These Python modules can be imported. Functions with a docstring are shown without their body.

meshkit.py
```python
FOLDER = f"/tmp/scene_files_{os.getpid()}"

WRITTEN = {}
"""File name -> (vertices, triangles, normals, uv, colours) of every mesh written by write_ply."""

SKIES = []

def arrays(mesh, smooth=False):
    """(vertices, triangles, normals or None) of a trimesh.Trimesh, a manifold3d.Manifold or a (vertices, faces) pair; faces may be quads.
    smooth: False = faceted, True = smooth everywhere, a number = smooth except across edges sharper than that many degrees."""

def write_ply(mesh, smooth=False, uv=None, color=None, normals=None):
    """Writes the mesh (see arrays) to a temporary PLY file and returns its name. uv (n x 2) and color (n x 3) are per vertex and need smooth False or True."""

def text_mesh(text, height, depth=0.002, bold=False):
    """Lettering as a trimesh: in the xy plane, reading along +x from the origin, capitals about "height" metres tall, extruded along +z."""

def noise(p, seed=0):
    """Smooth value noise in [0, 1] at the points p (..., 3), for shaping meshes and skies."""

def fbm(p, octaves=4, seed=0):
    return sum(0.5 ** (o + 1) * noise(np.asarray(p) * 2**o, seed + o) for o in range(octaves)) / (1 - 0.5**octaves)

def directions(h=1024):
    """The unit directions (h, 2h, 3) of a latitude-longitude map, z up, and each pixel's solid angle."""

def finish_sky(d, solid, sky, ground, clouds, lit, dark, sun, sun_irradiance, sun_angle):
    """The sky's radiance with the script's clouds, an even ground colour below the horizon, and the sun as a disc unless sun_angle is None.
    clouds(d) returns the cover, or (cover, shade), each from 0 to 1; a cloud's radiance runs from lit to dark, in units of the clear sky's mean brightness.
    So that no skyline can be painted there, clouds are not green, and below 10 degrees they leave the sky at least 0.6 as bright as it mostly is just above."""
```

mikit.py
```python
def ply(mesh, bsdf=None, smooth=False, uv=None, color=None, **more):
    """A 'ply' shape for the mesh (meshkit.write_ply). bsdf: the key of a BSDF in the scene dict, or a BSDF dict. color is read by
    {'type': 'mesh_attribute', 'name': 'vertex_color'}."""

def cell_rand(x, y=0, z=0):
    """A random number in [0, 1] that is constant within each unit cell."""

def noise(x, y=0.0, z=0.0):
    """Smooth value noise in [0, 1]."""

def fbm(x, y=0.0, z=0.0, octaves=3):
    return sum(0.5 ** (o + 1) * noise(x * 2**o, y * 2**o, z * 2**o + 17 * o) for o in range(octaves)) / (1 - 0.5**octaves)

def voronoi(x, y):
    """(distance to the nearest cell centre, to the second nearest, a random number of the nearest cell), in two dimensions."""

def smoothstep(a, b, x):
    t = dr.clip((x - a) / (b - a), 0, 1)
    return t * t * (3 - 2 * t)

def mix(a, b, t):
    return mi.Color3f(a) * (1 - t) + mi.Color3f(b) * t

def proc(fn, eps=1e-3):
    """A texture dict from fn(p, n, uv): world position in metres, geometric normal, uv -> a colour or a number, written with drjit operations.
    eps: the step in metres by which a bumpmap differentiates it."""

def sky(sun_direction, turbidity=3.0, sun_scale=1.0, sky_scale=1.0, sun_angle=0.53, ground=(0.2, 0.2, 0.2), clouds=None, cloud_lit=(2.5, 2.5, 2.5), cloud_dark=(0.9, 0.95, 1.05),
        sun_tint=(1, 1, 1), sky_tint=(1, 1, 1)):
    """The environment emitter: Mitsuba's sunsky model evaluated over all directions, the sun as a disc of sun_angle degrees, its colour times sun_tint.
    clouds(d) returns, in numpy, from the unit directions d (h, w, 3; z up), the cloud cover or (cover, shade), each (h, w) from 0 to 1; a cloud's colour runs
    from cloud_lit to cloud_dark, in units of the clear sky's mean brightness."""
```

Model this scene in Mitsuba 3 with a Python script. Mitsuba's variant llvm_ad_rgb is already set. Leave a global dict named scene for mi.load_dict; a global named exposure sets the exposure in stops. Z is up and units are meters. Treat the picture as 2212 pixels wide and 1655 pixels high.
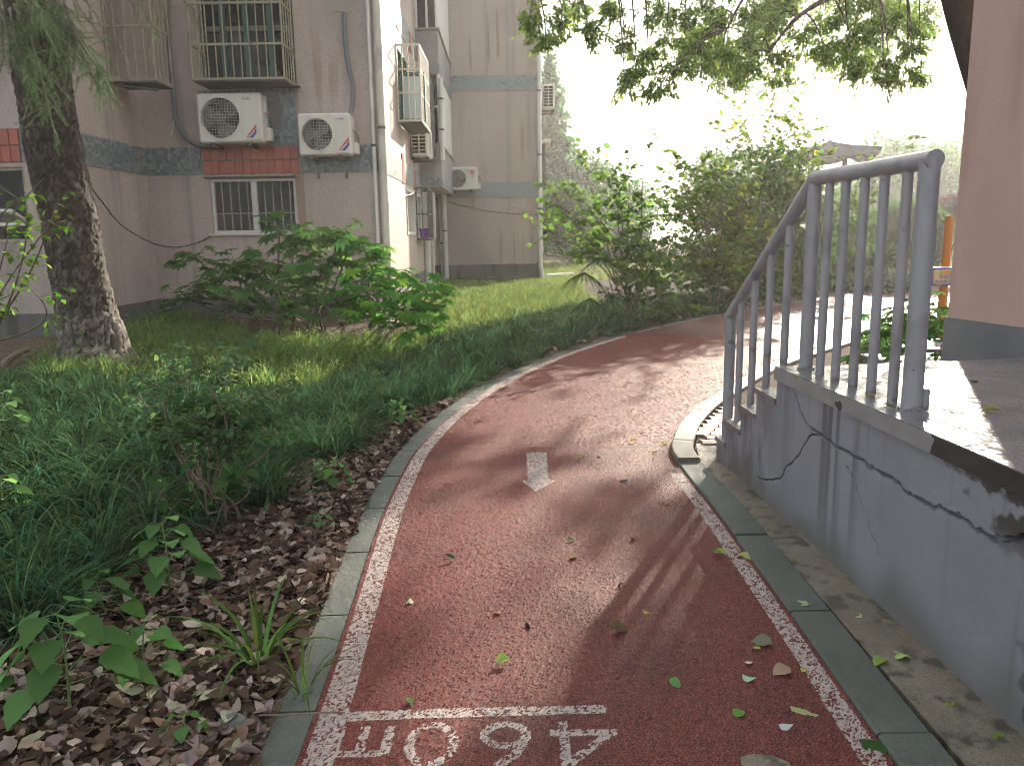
import math, random
import numpy as np, trimesh, drjit as dr, mitsuba as mi, mikit
import manifold3d as m3
from meshkit import text_mesh, fbm as nfbm, noise as nnoise
from scipy.spatial import cKDTree
from shapely.geometry import LineString, Polygon, Point
from shapely import prepare, contains_xy
T = mi.ScalarTransform4f
PI = math.pi
scene, labels = {}, {}

# ------------------------------------------------------------------ camera, sky, exposure
FOC, HC = 1730.0, 1.45                       # focal length for a picture 2212 wide, eye height
_p, _r = math.radians(10.4), math.radians(0.9)
FWD = np.array([0, math.cos(_p), -math.sin(_p)])
_x, _u = np.array([1.0, 0, 0]), np.cross([1.0, 0, 0], FWD)
RIGHT, UP = math.cos(_r) * _x - math.sin(_r) * _u, math.sin(_r) * _x + math.cos(_r) * _u
EYE = np.array([0, 0, HC])
HAZE = 0.0017
scene['camera'] = {'type': 'perspective', 'fov': 2 * math.degrees(math.atan(1106 / FOC)), 'fov_axis': 'x', 'near_clip': 0.05, 'far_clip': 3000.0,
                   'to_world': T().look_at(origin=EYE.tolist(), target=(EYE + FWD).tolist(), up=UP.tolist()),
                   'medium': {'type': 'ref', 'id': 'haze_air'}}
SUN_AZ, SUN_EL = math.radians(25.5), math.radians(20.5)
SUN = [math.sin(SUN_AZ) * math.cos(SUN_EL), math.cos(SUN_AZ) * math.cos(SUN_EL), math.sin(SUN_EL)]
scene['sky'] = mikit.sky(SUN, turbidity=4.0, sun_scale=1.45, sun_angle=0.6, clouds=lambda d: 0.72 + 0 * d[..., 2], cloud_lit=(1.85, 1.88, 1.92), sun_tint=(.84, 1.0, 1.42), sky_tint=(1.0, 1.0, .97))
exposure = 3.45
scene['haze_air'] = {'type': 'homogeneous', 'albedo': {'type': 'rgb', 'value': [.95, .95, .95]}, 'sigma_t': HAZE, 'phase': {'type': 'hg', 'g': 0.55}}

# ------------------------------------------------------------------ helpers
def ray(x, y):
    d = FWD * FOC + RIGHT * (x - 1106) - UP * (y - 827.5)
    return d / np.linalg.norm(d)
def at(x, y, Y):
    d = ray(x, y); return EYE + d * (Y / d[1])
def flat(x, y, z=0.0):
    d = ray(x, y); return EYE + d * ((z - HC) / d[2])
def proj(P):
    q = np.asarray(P, float) - EYE; d = q @ FWD
    return np.stack([1106 + FOC * (q @ RIGHT) / d, 827.5 - FOC * (q @ UP) / d], -1)
used = {}
def numbered(name):
    n = used.get(name, 0); used[name] = n + 1
    return name if n == 0 else f'{name}_{n:03d}'
def put(name, shape, parent=None, label=None, cat=None, group=None, kind=None):
    key = numbered((parent + '__' if parent else '') + name)
    if shape is not None: scene[key] = shape
    lab(key, label, cat, group, kind); return key
def lab(key, label=None, cat=None, group=None, kind=None):
    e = {k: v for k, v in (('label', label), ('category', cat), ('group', group), ('kind', kind)) if v}
    if e: labels[key] = {**labels.get(key, {}), **e}
def obj(name, mesh, mat, parent=None, smooth=False, color=None, **kw):
    return put(name, mikit.ply(mesh, mat, smooth=smooth, color=color), parent, **kw)
def thing(name, label, cat, group=None):
    return put(name, None, None, label, cat, group)
def mm(v, f): return trimesh.Trimesh(np.asarray(v, float), np.asarray(f, int), process=False)
def cat_(ms): return trimesh.util.concatenate(ms)
def box(x0, x1, y0, y1, z0, z1):
    v = np.array([[x, y, z] for x in (x0, x1) for y in (y0, y1) for z in (z0, z1)], float)
    f = np.array([[0, 1, 3], [0, 3, 2], [4, 6, 7], [4, 7, 5], [0, 4, 5], [0, 5, 1], [2, 3, 7], [2, 7, 6], [0, 2, 6], [0, 6, 4], [1, 5, 7], [1, 7, 3]])
    return mm(v, f)
def cbox(x0, x1, y0, y1, z0, z1, c=.01):
    lo, hi = np.array([x0, y0, z0], float), np.array([x1, y1, z1], float)
    c = min(c, (hi - lo).min() * .45); pts = []
    for i in range(8):
        s = np.array([(i >> k) & 1 for k in range(3)])
        p = np.where(s, hi, lo); d = np.where(s, -c, c)
        for k in range(3):
            q = p + d; q[k] = p[k]; pts.append(q)
    return trimesh.convex.convex_hull(np.array(pts))
def tube(points, radii, sides=8, caps=True):
    p = np.asarray(points, float); n = len(p)
    r = np.broadcast_to(np.asarray(radii, float), (n,))
    t = np.gradient(p, axis=0); t /= np.linalg.norm(t, axis=1, keepdims=True) + 1e-12
    a = np.zeros_like(p); ref = np.array([0, 0, 1.0]) if abs(t[0][2]) < .9 else np.array([1.0, 0, 0])
    a0 = np.cross(t[0], ref); a0 /= np.linalg.norm(a0)
    for i in range(n):
        a0 = a0 - t[i] * (a0 @ t[i]); a0 /= np.linalg.norm(a0) + 1e-12; a[i] = a0
    b = np.cross(t, a); g = np.arange(sides) * 2 * PI / sides
    v = (p[:, None] + r[:, None, None] * (np.cos(g)[None, :, None] * a[:, None] + np.sin(g)[None, :, None] * b[:, None])).reshape(-1, 3)
    i, j = np.meshgrid(np.arange(n - 1), np.arange(sides), indexing='ij'); j2 = (j + 1) % sides
    q = np.stack([i * sides + j, i * sides + j2, (i + 1) * sides + j2, (i + 1) * sides + j], -1).reshape(-1, 4)
    f = np.vstack([q[:, [0, 1, 2]], q[:, [0, 2, 3]]])
    if caps:
        v = np.vstack([v, p[:1], p[-1:]]); k = np.arange(sides); k2 = (k + 1) % sides
        f = np.vstack([f, np.stack([k2, k, 0 * k + n * sides], 1), np.stack([k + (n - 1) * sides, k2 + (n - 1) * sides, 0 * k + n * sides + 1], 1)])
    return mm(v, f)
def smooth_line(pts, n=24):
    p = np.asarray(pts, float); s = np.r_[0, np.cumsum(np.linalg.norm(np.diff(p, axis=0), axis=1))]
    from scipy.interpolate import PchipInterpolator
    return PchipInterpolator(s, p)(np.linspace(0, s[-1], n))
def mani(m): return m3.Manifold(m3.Mesh(np.asarray(m.vertices, np.float32), np.asarray(m.faces, np.uint32)))
def unmani(m):
    q = m.to_mesh(); return mm(q.vert_properties[:, :3], q.tri_verts)
def sheet(poly_pts, z, thick=.003):
    """flat polygon as a thin slab with its top at z"""
    m = trimesh.creation.extrude_polygon(poly_pts if isinstance(poly_pts, Polygon) else Polygon(poly_pts), thick, engine='earcut')
    m.apply_translation([0, 0, z - thick]); return m
def unit(v): v = np.asarray(v, float); return v / (np.linalg.norm(v, axis=-1, keepdims=True) + 1e-12)
def scatter(tpl, P, D, N, S, C=None):
    """copies of a template (axis +x, normal +z) at P along D; returns mesh, colours"""
    tv, tf = tpl; P, D, N = np.asarray(P, float), unit(D), np.asarray(N, float)
    Y = unit(np.cross(N, D)); Z = np.cross(D, Y)
    M = np.stack([D, Y, Z], -1) * np.asarray(S, float).reshape(-1, 1, 1)
    v = np.einsum('nij,kj->nki', M, tv) + P[:, None]
    f = tf[None] + (np.arange(len(P)) * len(tv))[:, None, None]
    c = None if C is None else np.repeat(np.asarray(C, float), len(tv), axis=0)
    return mm(v.reshape(-1, 3), f.reshape(-1, 3)), c
def matrices(P, D, N, S):
    D = unit(D); Y = unit(np.cross(N, D)); Z = np.cross(D, Y)
    M = np.tile(np.eye(4), (len(P), 1, 1)); M[:, :3, :3] = np.stack([D, Y, Z], -1) * np.asarray(S, float).reshape(-1, 1, 1); M[:, :3, 3] = P
    return M
def strip(prof, nseg, bend=0.0, fold=.12, wave=0.0, lobes=None):
    """leaf blade of length 1: prof(t) half width; bend droops the tip"""
    v, f = [], []
    for i in range(nseg + 1):
        t = i / nseg; w = prof(t); z = -bend * t * t + wave * math.sin(t * 7)
        v += [[t * (1 - .15 * bend), -w, z + fold * w], [t * (1 - .15 * bend), 0, z], [t * (1 - .15 * bend), w, z + fold * w * (1 - .6 * wave * 10)]]
    for i in range(nseg):
        a = 3 * i
        f += [[a, a + 3, a + 4], [a, a + 4, a + 1], [a + 1, a + 4, a + 5], [a + 1, a + 5, a + 2]]
    return np.array(v), np.array(f)
def ovate(w, peak=.38, n=5, **k):
    e = math.log(.5) / math.log(peak)
    return strip(lambda t: w * math.sin(PI * min(1, t ** e)) ** .85 if 0 < t < 1 else 0.0, n, **k)
def palmate(nl=8, span=250, w=.13, seed=0):
    rg = random.Random(seed); V, F = [], []
    for i in range(nl):
        g = math.radians(-span / 2 + span * i / (nl - 1)); L = (1 - .42 * abs(i - (nl - 1) / 2) / (nl / 2)) * rg.uniform(.92, 1.05)
        lv, lf = strip(lambda t: w * L * (.55 + .9 * math.sin(min(1, t * 1.25) * PI * .75)) * (1 - t ** 5) if t < 1 else 0.0, 4, bend=.22, fold=.25)
        lv = lv * [L, 1, L]; c, s = math.cos(g), math.sin(g)
        lv = lv @ np.array([[c, s, 0], [-s, c, 0], [0, 0, 1]]); lv[:, 2] -= i % 2 * .006
        F.append(lf + len(V) * len(lv)); V.append(lv)
    return np.vstack(V), np.vstack(F)
def rgb(v): return {'type': 'rgb', 'value': list(map(float, v))}
def mat(name, base, rough=.6, bump=None, scale=1.0, **k):
    b = {'type': 'principled', 'base_color': base if isinstance(base, dict) else (mikit.proc(base) if callable(base) else rgb(base)), 'roughness': mikit.proc(rough) if callable(rough) else rough, **k}
    if bump is not None: b = {'type': 'bumpmap', 'tex': mikit.proc(bump, eps=k.pop('eps', .002)), 'scale': scale, 'bsdf': b}
    scene[name] = {'type': 'twosided', 'bsdf': b}
VC = {'type': 'mesh_attribute', 'name': 'vertex_color'}
def leafmat(name, rough=.4, trans=.7): scene[name] = {'type': 'principledthin', 'base_color': VC, 'roughness': rough, 'diff_trans': trans, 'eta': 1.4}
LEAF = {}
def solid_leaf(m, c):
    """the leaf material m in one plain colour (a mesh without vertex colours is joined with its like)"""
    q = tuple(round(2.0 ** (round(math.log2(max(x, .004)) * 2) / 2), 3) for x in c); key = f'{m}_' + '_'.join(f'{int(x * 1000):03d}' for x in q)
    scene.setdefault(key, {**scene[m], 'base_color': rgb(q)}); return key
noise, fbm, voronoi, cell, sstep, mix = mikit.noise, mikit.fbm, mikit.voronoi, mikit.cell_rand, mikit.smoothstep, mikit.mix

# ------------------------------------------------------------------ materials
def wall_uv(p, n): return dr.select(dr.abs(n.x) > .6, p.y + 3.7, p.x), p.z
def mosaic_col(base, s, amp=.22):
    def fn(p, n, uv):
        u, v = wall_uv(p, n)
        cu, cv = u / s, v / s
        fu, fv = cu - dr.floor(cu), cv - dr.floor(cv)
        edge = dr.minimum(dr.minimum(fu, 1 - fu), dr.minimum(fv, 1 - fv))
        g = sstep(.03, .12, edge)
        r = cell(cu, cv, 3)
        c = mi.Color3f(base) * (1 - amp / 2 + amp * r)
        c = mix(mi.Color3f(base) * 1.18, c, g)
        streak = sstep(.55, .95, fbm(u * 6.0, v * .35, 2.0)) * .48 + sstep(.45, .8, fbm(u * .9, v * .6, 8.0)) * .34
        rust = sstep(.74, .82, noise(u * 9.0, v * .22, 5.0)) * sstep(.5, .75, noise(u * 1.3, v * .8, 9.0))
        c = mix(c, mi.Color3f(.17, .16, .15), streak)
        return mix(c, mi.Color3f(.20, .11, .06), rust * .55)
    return fn
mat('mosaic_wall', mosaic_col((.385, .322, .288), .03), .55, specular=.35)
mat('mosaic_grey', mosaic_col((.25, .235, .235), .05), .55)
mat('render_wall', lambda p, n, uv: mix(mix(mi.Color3f(.47, .325, .28), mi.Color3f(.40, .275, .24), fbm(p.x * 2, p.y * 2, p.z * 1.2, 5)), mi.Color3f(.27, .18, .155), sstep(.52, .8, fbm(p.y * 5, p.x * 5, p.z * .7, 4)) * .45) * (.93 + .14 * noise(p.x * 260, p.y * 260, p.z * 260)), .85,
    bump=lambda p, n, uv: noise(p.x * 300, p.y * 300, p.z * 300), scale=.0012)
def plinth_col(p, n, uv):
    u, v = wall_uv(p, n)
    c = mix(mi.Color3f(.085, .083, .076), mi.Color3f(.125, .122, .112), fbm(u * 4, v * 4, 1))
    return mix(c, mi.Color3f(.035, .037, .028), sstep(.45, .8, fbm(u * 7, v * 1.2, 4)) * .7)
mat('plinth_render', plinth_col, .8)
mat('grey_plinth', lambda p, n, uv: mix(mi.Color3f(.17, .175, .185), mi.Color3f(.12, .125, .13), fbm(p.x * 4, p.y * 4, p.z * 4)), .7)
def concrete(a, b, s=5.0):
    return lambda p, n, uv: mix(mi.Color3f(a), mi.Color3f(b), fbm(p.x * s, p.y * s, p.z * s, 4)) * (.85 + .3 * noise(p.x * 160, p.y * 160, p.z * 160))
def steps_wall(p, n, uv):
    c = mix(mi.Color3f(.225, .235, .265), mi.Color3f(.15, .158, .18), fbm(p.y * 3.0, p.z * 3.0, p.x * 3.0, 4))
    drip = sstep(.50, .66, fbm(p.y * 15.0, p.z * .45, 3.0)) * sstep(.35, .6, noise(p.y * 2.6, 1.5, 2.0)) * sstep(-.1, .9, p.z + .3 * noise(p.y * 9, 0, 3)) * dr.select(dr.abs(n.z) > .5, 0.0, 1.0)
    c = mix(c, mi.Color3f(.05, .05, .053), drip * .75)
    grime = sstep(4.0, 4.35, p.y) * sstep(.3, .62, fbm(p.y * 9, p.z * 4, 5.0, 4))
    c = mix(c, mi.Color3f(.06, .058, .052), grime * .7)
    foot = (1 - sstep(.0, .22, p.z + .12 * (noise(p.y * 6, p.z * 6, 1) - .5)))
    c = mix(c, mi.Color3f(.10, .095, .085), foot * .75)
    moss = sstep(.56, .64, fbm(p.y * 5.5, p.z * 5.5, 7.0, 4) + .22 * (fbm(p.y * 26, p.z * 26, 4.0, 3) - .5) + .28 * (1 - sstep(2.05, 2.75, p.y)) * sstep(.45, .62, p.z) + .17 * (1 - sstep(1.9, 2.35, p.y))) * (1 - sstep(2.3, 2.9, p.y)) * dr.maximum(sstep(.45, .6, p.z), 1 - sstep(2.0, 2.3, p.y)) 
    return mix(c, mi.Color3f(.035, .035, .03), moss * .92) * (.93 + .14 * noise(p.x * 200, p.y * 200, p.z * 200))
mat('steps_plaster', steps_wall, .6, bump=lambda p, n, uv: fbm(p.x * 40, p.y * 40, p.z * 40), scale=.004)
def coping_rough(p, n, uv): return .12 + .34 * sstep(.4, .75, fbm(p.x * 42, p.y * 42, 2.0, 4)) + .10 * noise(p.x * 9, p.y * 9, 2) + .20 * sstep(.55, .75, fbm(p.x * 4, p.y * 4, 5.0)) * sstep(1.7, 2.6, p.x)
mat('wet_terrazzo', lambda p, n, uv: mix(mi.Color3f(.15, .15, .16), mi.Color3f(.085, .085, .092), fbm(p.x * 6, p.y * 6, 2, 4)) * (.7 + .6 * noise(p.x * 180, p.y * 180, 3)), coping_rough,
    bump=lambda p, n, uv: fbm(p.x * 30, p.y * 30, p.z * 30), scale=.002, specular=.6)
mat('steps_coping', lambda p, n, uv: mix(mi.Color3f(.25, .255, .26), mi.Color3f(.15, .155, .15), fbm(p.x * 9, p.y * 9, p.z * 9, 4)) * dr.select(fbm(p.y * 6, p.z * 9, 2.0, 4) + .75 * (1 - sstep(2.4, 2.9, p.y)) > .85, .18, 1.0), .38)
mat('gutter_concrete', lambda p, n, uv: mix(mix(mi.Color3f(.19, .165, .125), mi.Color3f(.085, .072, .052), fbm(p.x * 6, p.y * 6, 1, 5)), mi.Color3f(.04, .035, .025), sstep(.50, .75, fbm(p.x * 14, p.y * 14, 6, 4)) * .8) * (.75 + .5 * noise(p.x * 230, p.y * 230, 3)), .55,
    bump=lambda p, n, uv: fbm(p.x * 50, p.y * 50, 1), scale=.006)
mat('kerb_stone', lambda p, n, uv: mix(mi.Color3f(.082, .094, .080), mi.Color3f(.045, .054, .047), fbm(p.x * 7, p.y * 7, 1, 4)) * (.85 + .3 * noise(p.x * 200, p.y * 200, 1)) + mi.Color3f(.2, .195, .185) * sstep(.84, .88, noise(p.x * 120, p.y * 120, 9.0)) * sstep(.6, .75, noise(p.x * 3, p.y * 3, 2.0)) * (1 - sstep(-.2, .2, p.x)) * .8, .6,
    bump=lambda p, n, uv: fbm(p.x * 60, p.y * 60, 2), scale=.003)
mat('kerb_pale', concrete((.16, .142, .112), (.085, .077, .063), 8), .55)
GR = 1 / .0115
def granule(p):
    x, y = p.x + .004 * noise(p.x * 90, p.y * 90, 1), p.y + .004 * noise(p.x * 90, p.y * 90, 5)
    return voronoi(x * GR, y * GR)
def granule_h(p, n, uv):
    a, b, r = granule(p)
    return sstep(.0, .6, b - a) * (.45 + .55 * r)
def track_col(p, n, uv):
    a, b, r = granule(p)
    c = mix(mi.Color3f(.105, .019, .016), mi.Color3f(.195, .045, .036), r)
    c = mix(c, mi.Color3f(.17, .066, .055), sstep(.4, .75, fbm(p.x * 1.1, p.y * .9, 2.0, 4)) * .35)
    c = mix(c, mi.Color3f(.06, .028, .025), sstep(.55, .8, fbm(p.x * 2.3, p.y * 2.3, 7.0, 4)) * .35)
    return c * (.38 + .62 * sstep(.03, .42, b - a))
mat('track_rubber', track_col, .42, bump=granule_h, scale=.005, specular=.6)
scene['track_granules'] = {'type': 'twosided', 'bsdf': {'type': 'principled', 'base_color': mikit.proc(track_col), 'roughness': .62, 'specular': .22}}
def paint_col(p, n, uv):
    a, b, r = granule(p)
    c = mix(mi.Color3f(.50, .44, .40), mi.Color3f(.30, .25, .235), r)
    c = mix(c, mi.Color3f(.13, .06, .05), sstep(.60, .74, fbm(p.x * 18, p.y * 18, 3.0, 4) * .62 + .38 * r))
    return c * (.14 + .86 * sstep(.03, .42, b - a))
mat('line_paint', paint_col, .55, bump=granule_h, scale=.006)
scene['paint_granules'] = {'type': 'twosided', 'bsdf': {'type': 'principled', 'base_color': mikit.proc(lambda p, n, uv: mix(mi.Color3f(.37, .315, .285), mi.Color3f(.21, .165, .15), fbm(p.x * 70, p.y * 70, 1.0))), 'roughness': .6}}
mat('paver_clay', lambda p, n, uv: mix(mi.Color3f(.30, .19, .15), mi.Color3f(.2, .16, .14), cell(p.x * 9, p.y * 9, 1)) * (.7 + .5 * noise(p.x * 90, p.y * 90, 1)), .45)
mat('soil', lambda p, n, uv: mix(mi.Color3f(.05, .035, .025), mi.Color3f(.11, .075, .05), fbm(p.x * 12, p.y * 12, 1, 4)) * (.6 + .8 * noise(p.x * 110, p.y * 110, 1)), .9,
    bump=lambda p, n, uv: fbm(p.x * 40, p.y * 40, 1), scale=.02)
def chipped(p, n, uv):
    c = mix(mi.Color3f(.245, .245, .265), mi.Color3f(.175, .175, .185), sstep(.45, .8, fbm(p.x * 8, p.y * 8, p.z * 5, 4)))
    c = mix(c, mi.Color3f(.09, .055, .035), sstep(.77, .83, fbm(p.x * 55, p.y * 55, p.z * 40, 3)))
    return mix(c, mi.Color3f(.10, .075, .06), (1 - sstep(.765, .80, p.z)) * sstep(.75, .76, p.z) * sstep(.35, .6, noise(p.x * 60, p.y * 60, p.z * 60)) * .8)
mat('rail_paint', chipped, .36)
def painted(name, c, rough=.35, dirt=.25, **k):
    if name not in ('white_casing', 'cage_paint', 'pale_pipe', 'white_plastic'):
        scene[name] = {'type': 'twosided', 'bsdf': {'type': 'principled', 'base_color': rgb(np.array(c) * (1 - .5 * dirt)), 'roughness': rough, 'specular': 0.0 if rough > .65 else .5}}; return
    mat(name, lambda p, n, uv: mix(mi.Color3f(c), mi.Color3f(c) * .45, sstep(.5, .85, fbm(p.x * 7, p.y * 7, p.z * 4, 4)) * dirt * 2) * (.95 + .1 * noise(p.x * 150, p.y * 150, p.z * 150)), rough, **k)
painted('white_casing', (.58, .57, .51), .4, .2)
painted('white_plastic', (.62, .62, .58), .4, .25)
painted('pale_pipe', (.52, .50, .44), .5, .3)
painted('white_frame', (.55, .54, .50), .4, .2)
painted('cage_paint', (.28, .27, .19), .5, .45)
painted('cage_white', (.62, .60, .52), .45, .3)
painted('dark_metal', (.10, .10, .09), .5, .3)
painted('slot_black', (.015, .016, .016), .7, 0)
painted('fan_grey', (.10, .105, .10), .5, .2)
painted('hose_wrap', (.20, .225, .235), .7, .35)
painted('black_cable', (.03, .03, .03), .6, 0)
painted('sign_blue', (.06, .10, .30), .5, 0)
painted('logo_blue', (.05, .06, .25), .5, 0)
painted('logo_red', (.50, .05, .04), .5, 0)
painted('sign_white', (.62, .64, .60), .5, .1)
painted('sign_red', (.5, .12, .05), .5, 0)
painted('sign_green', (.08, .25, .08), .5, 0)
painted('post_orange', (.34, .135, .018), .45, .15)
painted('basket_purple', (.20, .05, .33), .5, .1)
painted('curtain_dark', (.012, .015, .013), .9, .2)
painted('green_frame', (.03, .10, .085), .5, .1)
painted('roof_tile', (.07, .075, .08), .8, .3)
painted('far_wall', (.35, .36, .38), .8, .2)
painted('tray_sheet', (.16, .16, .14), .7, .4)
painted('grout', (.20, .205, .20), .8, .3)
painted('bare_render', (.36, .34, .30), .9, .3)
scene['window_glass'] = {'type': 'thindielectric', 'int_ior': 1.2}
painted('pane_reflection', (.42, .52, .55), .12, 0)  # pale blue reflection painted in as the colour of the open pane
for i, c in enumerate([(.125, .165, .185), (.165, .205, .225), (.21, .245, .255), (.27, .29, .29)]): painted(f'blue_tile_{i}', c, .3, .1)
for i, c in enumerate([(.36, .085, .045), (.31, .075, .042), (.40, .105, .06)]): painted(f'red_tile_{i}', c, .35, .25)
def blue_band(p, n, uv):
    u, v = wall_uv(p, n); s = .044
    r = cell(u / s, v / s, 4); fu, fv = u / s - dr.floor(u / s), v / s - dr.floor(v / s)
    g = sstep(.02, .12, dr.minimum(dr.minimum(fu, 1 - fu), dr.minimum(fv, 1 - fv)))
    keep = sstep(.35, .6, noise(u * 1.7, v * 3.0, 2.0))
    return mix(mi.Color3f(.22, .245, .25), mix(mi.Color3f(.22, .255, .265), mi.Color3f(.11, .15, .165), sstep(.62, .66, r) * keep), g)
mat('blue_band', blue_band, .4)
def bark(p, n, uv):
    c = mix(mi.Color3f(.085, .06, .045), mi.Color3f(.20, .165, .13), fbm(p.x * 22, p.y * 22, p.z * 8, 4))
    return c
mat('cedar_bark', bark, .85, bump=lambda p, n, uv: fbm(p.x * 45, p.y * 45, p.z * 22, 4), scale=.03)
mat('dark_bark', lambda p, n, uv: mix(mi.Color3f(.03, .025, .02), mi.Color3f(.075, .06, .05), fbm(p.x * 20, p.y * 20, p.z * 10, 4)), .85, bump=lambda p, n, uv: fbm(p.x * 40, p.y * 40, p.z * 14, 3), scale=.02)
mat('stem_brown', lambda p, n, uv: mix(mi.Color3f(.09, .07, .05), mi.Color3f(.17, .14, .10), noise(p.x * 50, p.y * 50, p.z * 30)), .8)
mat('stem_green', (.10, .16, .05), .6)
mat('stone_grey', concrete((.13, .14, .13), (.06, .07, .065), 14), .6)
leafmat('leaf_glossy', .24, 1.15); leafmat('leaf_soft', .42, 1.4); leafmat('leaf_matte', .65, .5); leafmat('grass_blade', .22, .9); scene['grass_blade']['eta'] = 1.55
scene['dead_leaf'] = {'type': 'principledthin', 'base_color': VC, 'roughness': .5, 'diff_trans': .25, 'eta': 1.35}

# ------------------------------------------------------------------ the ground, the track and its kerbs
LP = smooth_line([(-.60, -1.0), (-.61, .5), (-.62, 2.0), (-.65, 2.95), (-.68, 3.6), (-.70, 4.3), (-.69, 5.06), (-.60, 5.95), (-.40, 6.97), (-.07, 8.1), (.53, 9.57), (1.47, 11.33), (2.61, 13.0), (3.95, 14.6), (5.8, 16.6), (8.4, 19.2), (11.2, 21.6), (16, 24.8), (24, 28.5)], 400)
RP = smooth_line([(1.0, -1.0), (1.04, 2.0), (1.06, 3.2), (1.065, 4.2), (1.05, 4.57), (1.05, 5.08), (1.19, 5.69), (1.5, 6.45), (1.95, 7.25), (2.69, 8.42), (3.64, 9.6), (4.8, 10.9), (6.4, 12.6), (8.6, 14.9), (11.5, 17.6), (15.5, 20.6), (24, 25.5)], 400)
LT, RT = cKDTree(LP), cKDTree(RP)
TRACK = Polygon(np.vstack([LP, RP[::-1]])); prepare(TRACK)
def left_dist(x, y):
    x, y = np.asarray(x, float), np.asarray(y, float)
    d, i = LT.query(np.stack([x, y], -1))
    xl = np.interp(y, LP[:, 1], LP[:, 0])
    return np.where(x < xl, d, -d)
def sst(a, b, x): t = np.clip((x - a) / (b - a), 0, 1); return t * t * (3 - 2 * t)
def gz(x, y):
    x, y = np.asarray(x, float), np.asarray(y, float); d = left_dist(x, y)
    z = .30 * sst(.3, 4.2, d) + .05 * sst(.2, .8, d) * (nfbm(np.stack([x * 1.3, y * 1.3, 0 * x], -1), 3) - .5)
    return np.where(d > 0, z - .012, -.03)
def ground_at(vx, vy):
    z = .1
    for _ in range(12): P = flat(vx, vy, z); z = .5 * z + .5 * float(gz(P[0], P[1]))
    return np.array([P[0], P[1], z])
ax = np.unique(np.round(np.concatenate([-np.geomspace(12, 900, 26), np.arange(-12, 14, .16), np.geomspace(14, 900, 26)]), 3))
ay = np.unique(np.round(np.concatenate([[-80, -20, -6, -3], np.arange(-1.5, 26, .16), np.geomspace(26, 1500, 30)]), 3))
gx, gy = np.meshgrid(ax, ay); nx, ny = len(ax), len(ay)
gv = np.stack([gx, gy, gz(gx, gy)], -1).reshape(-1, 3)
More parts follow.
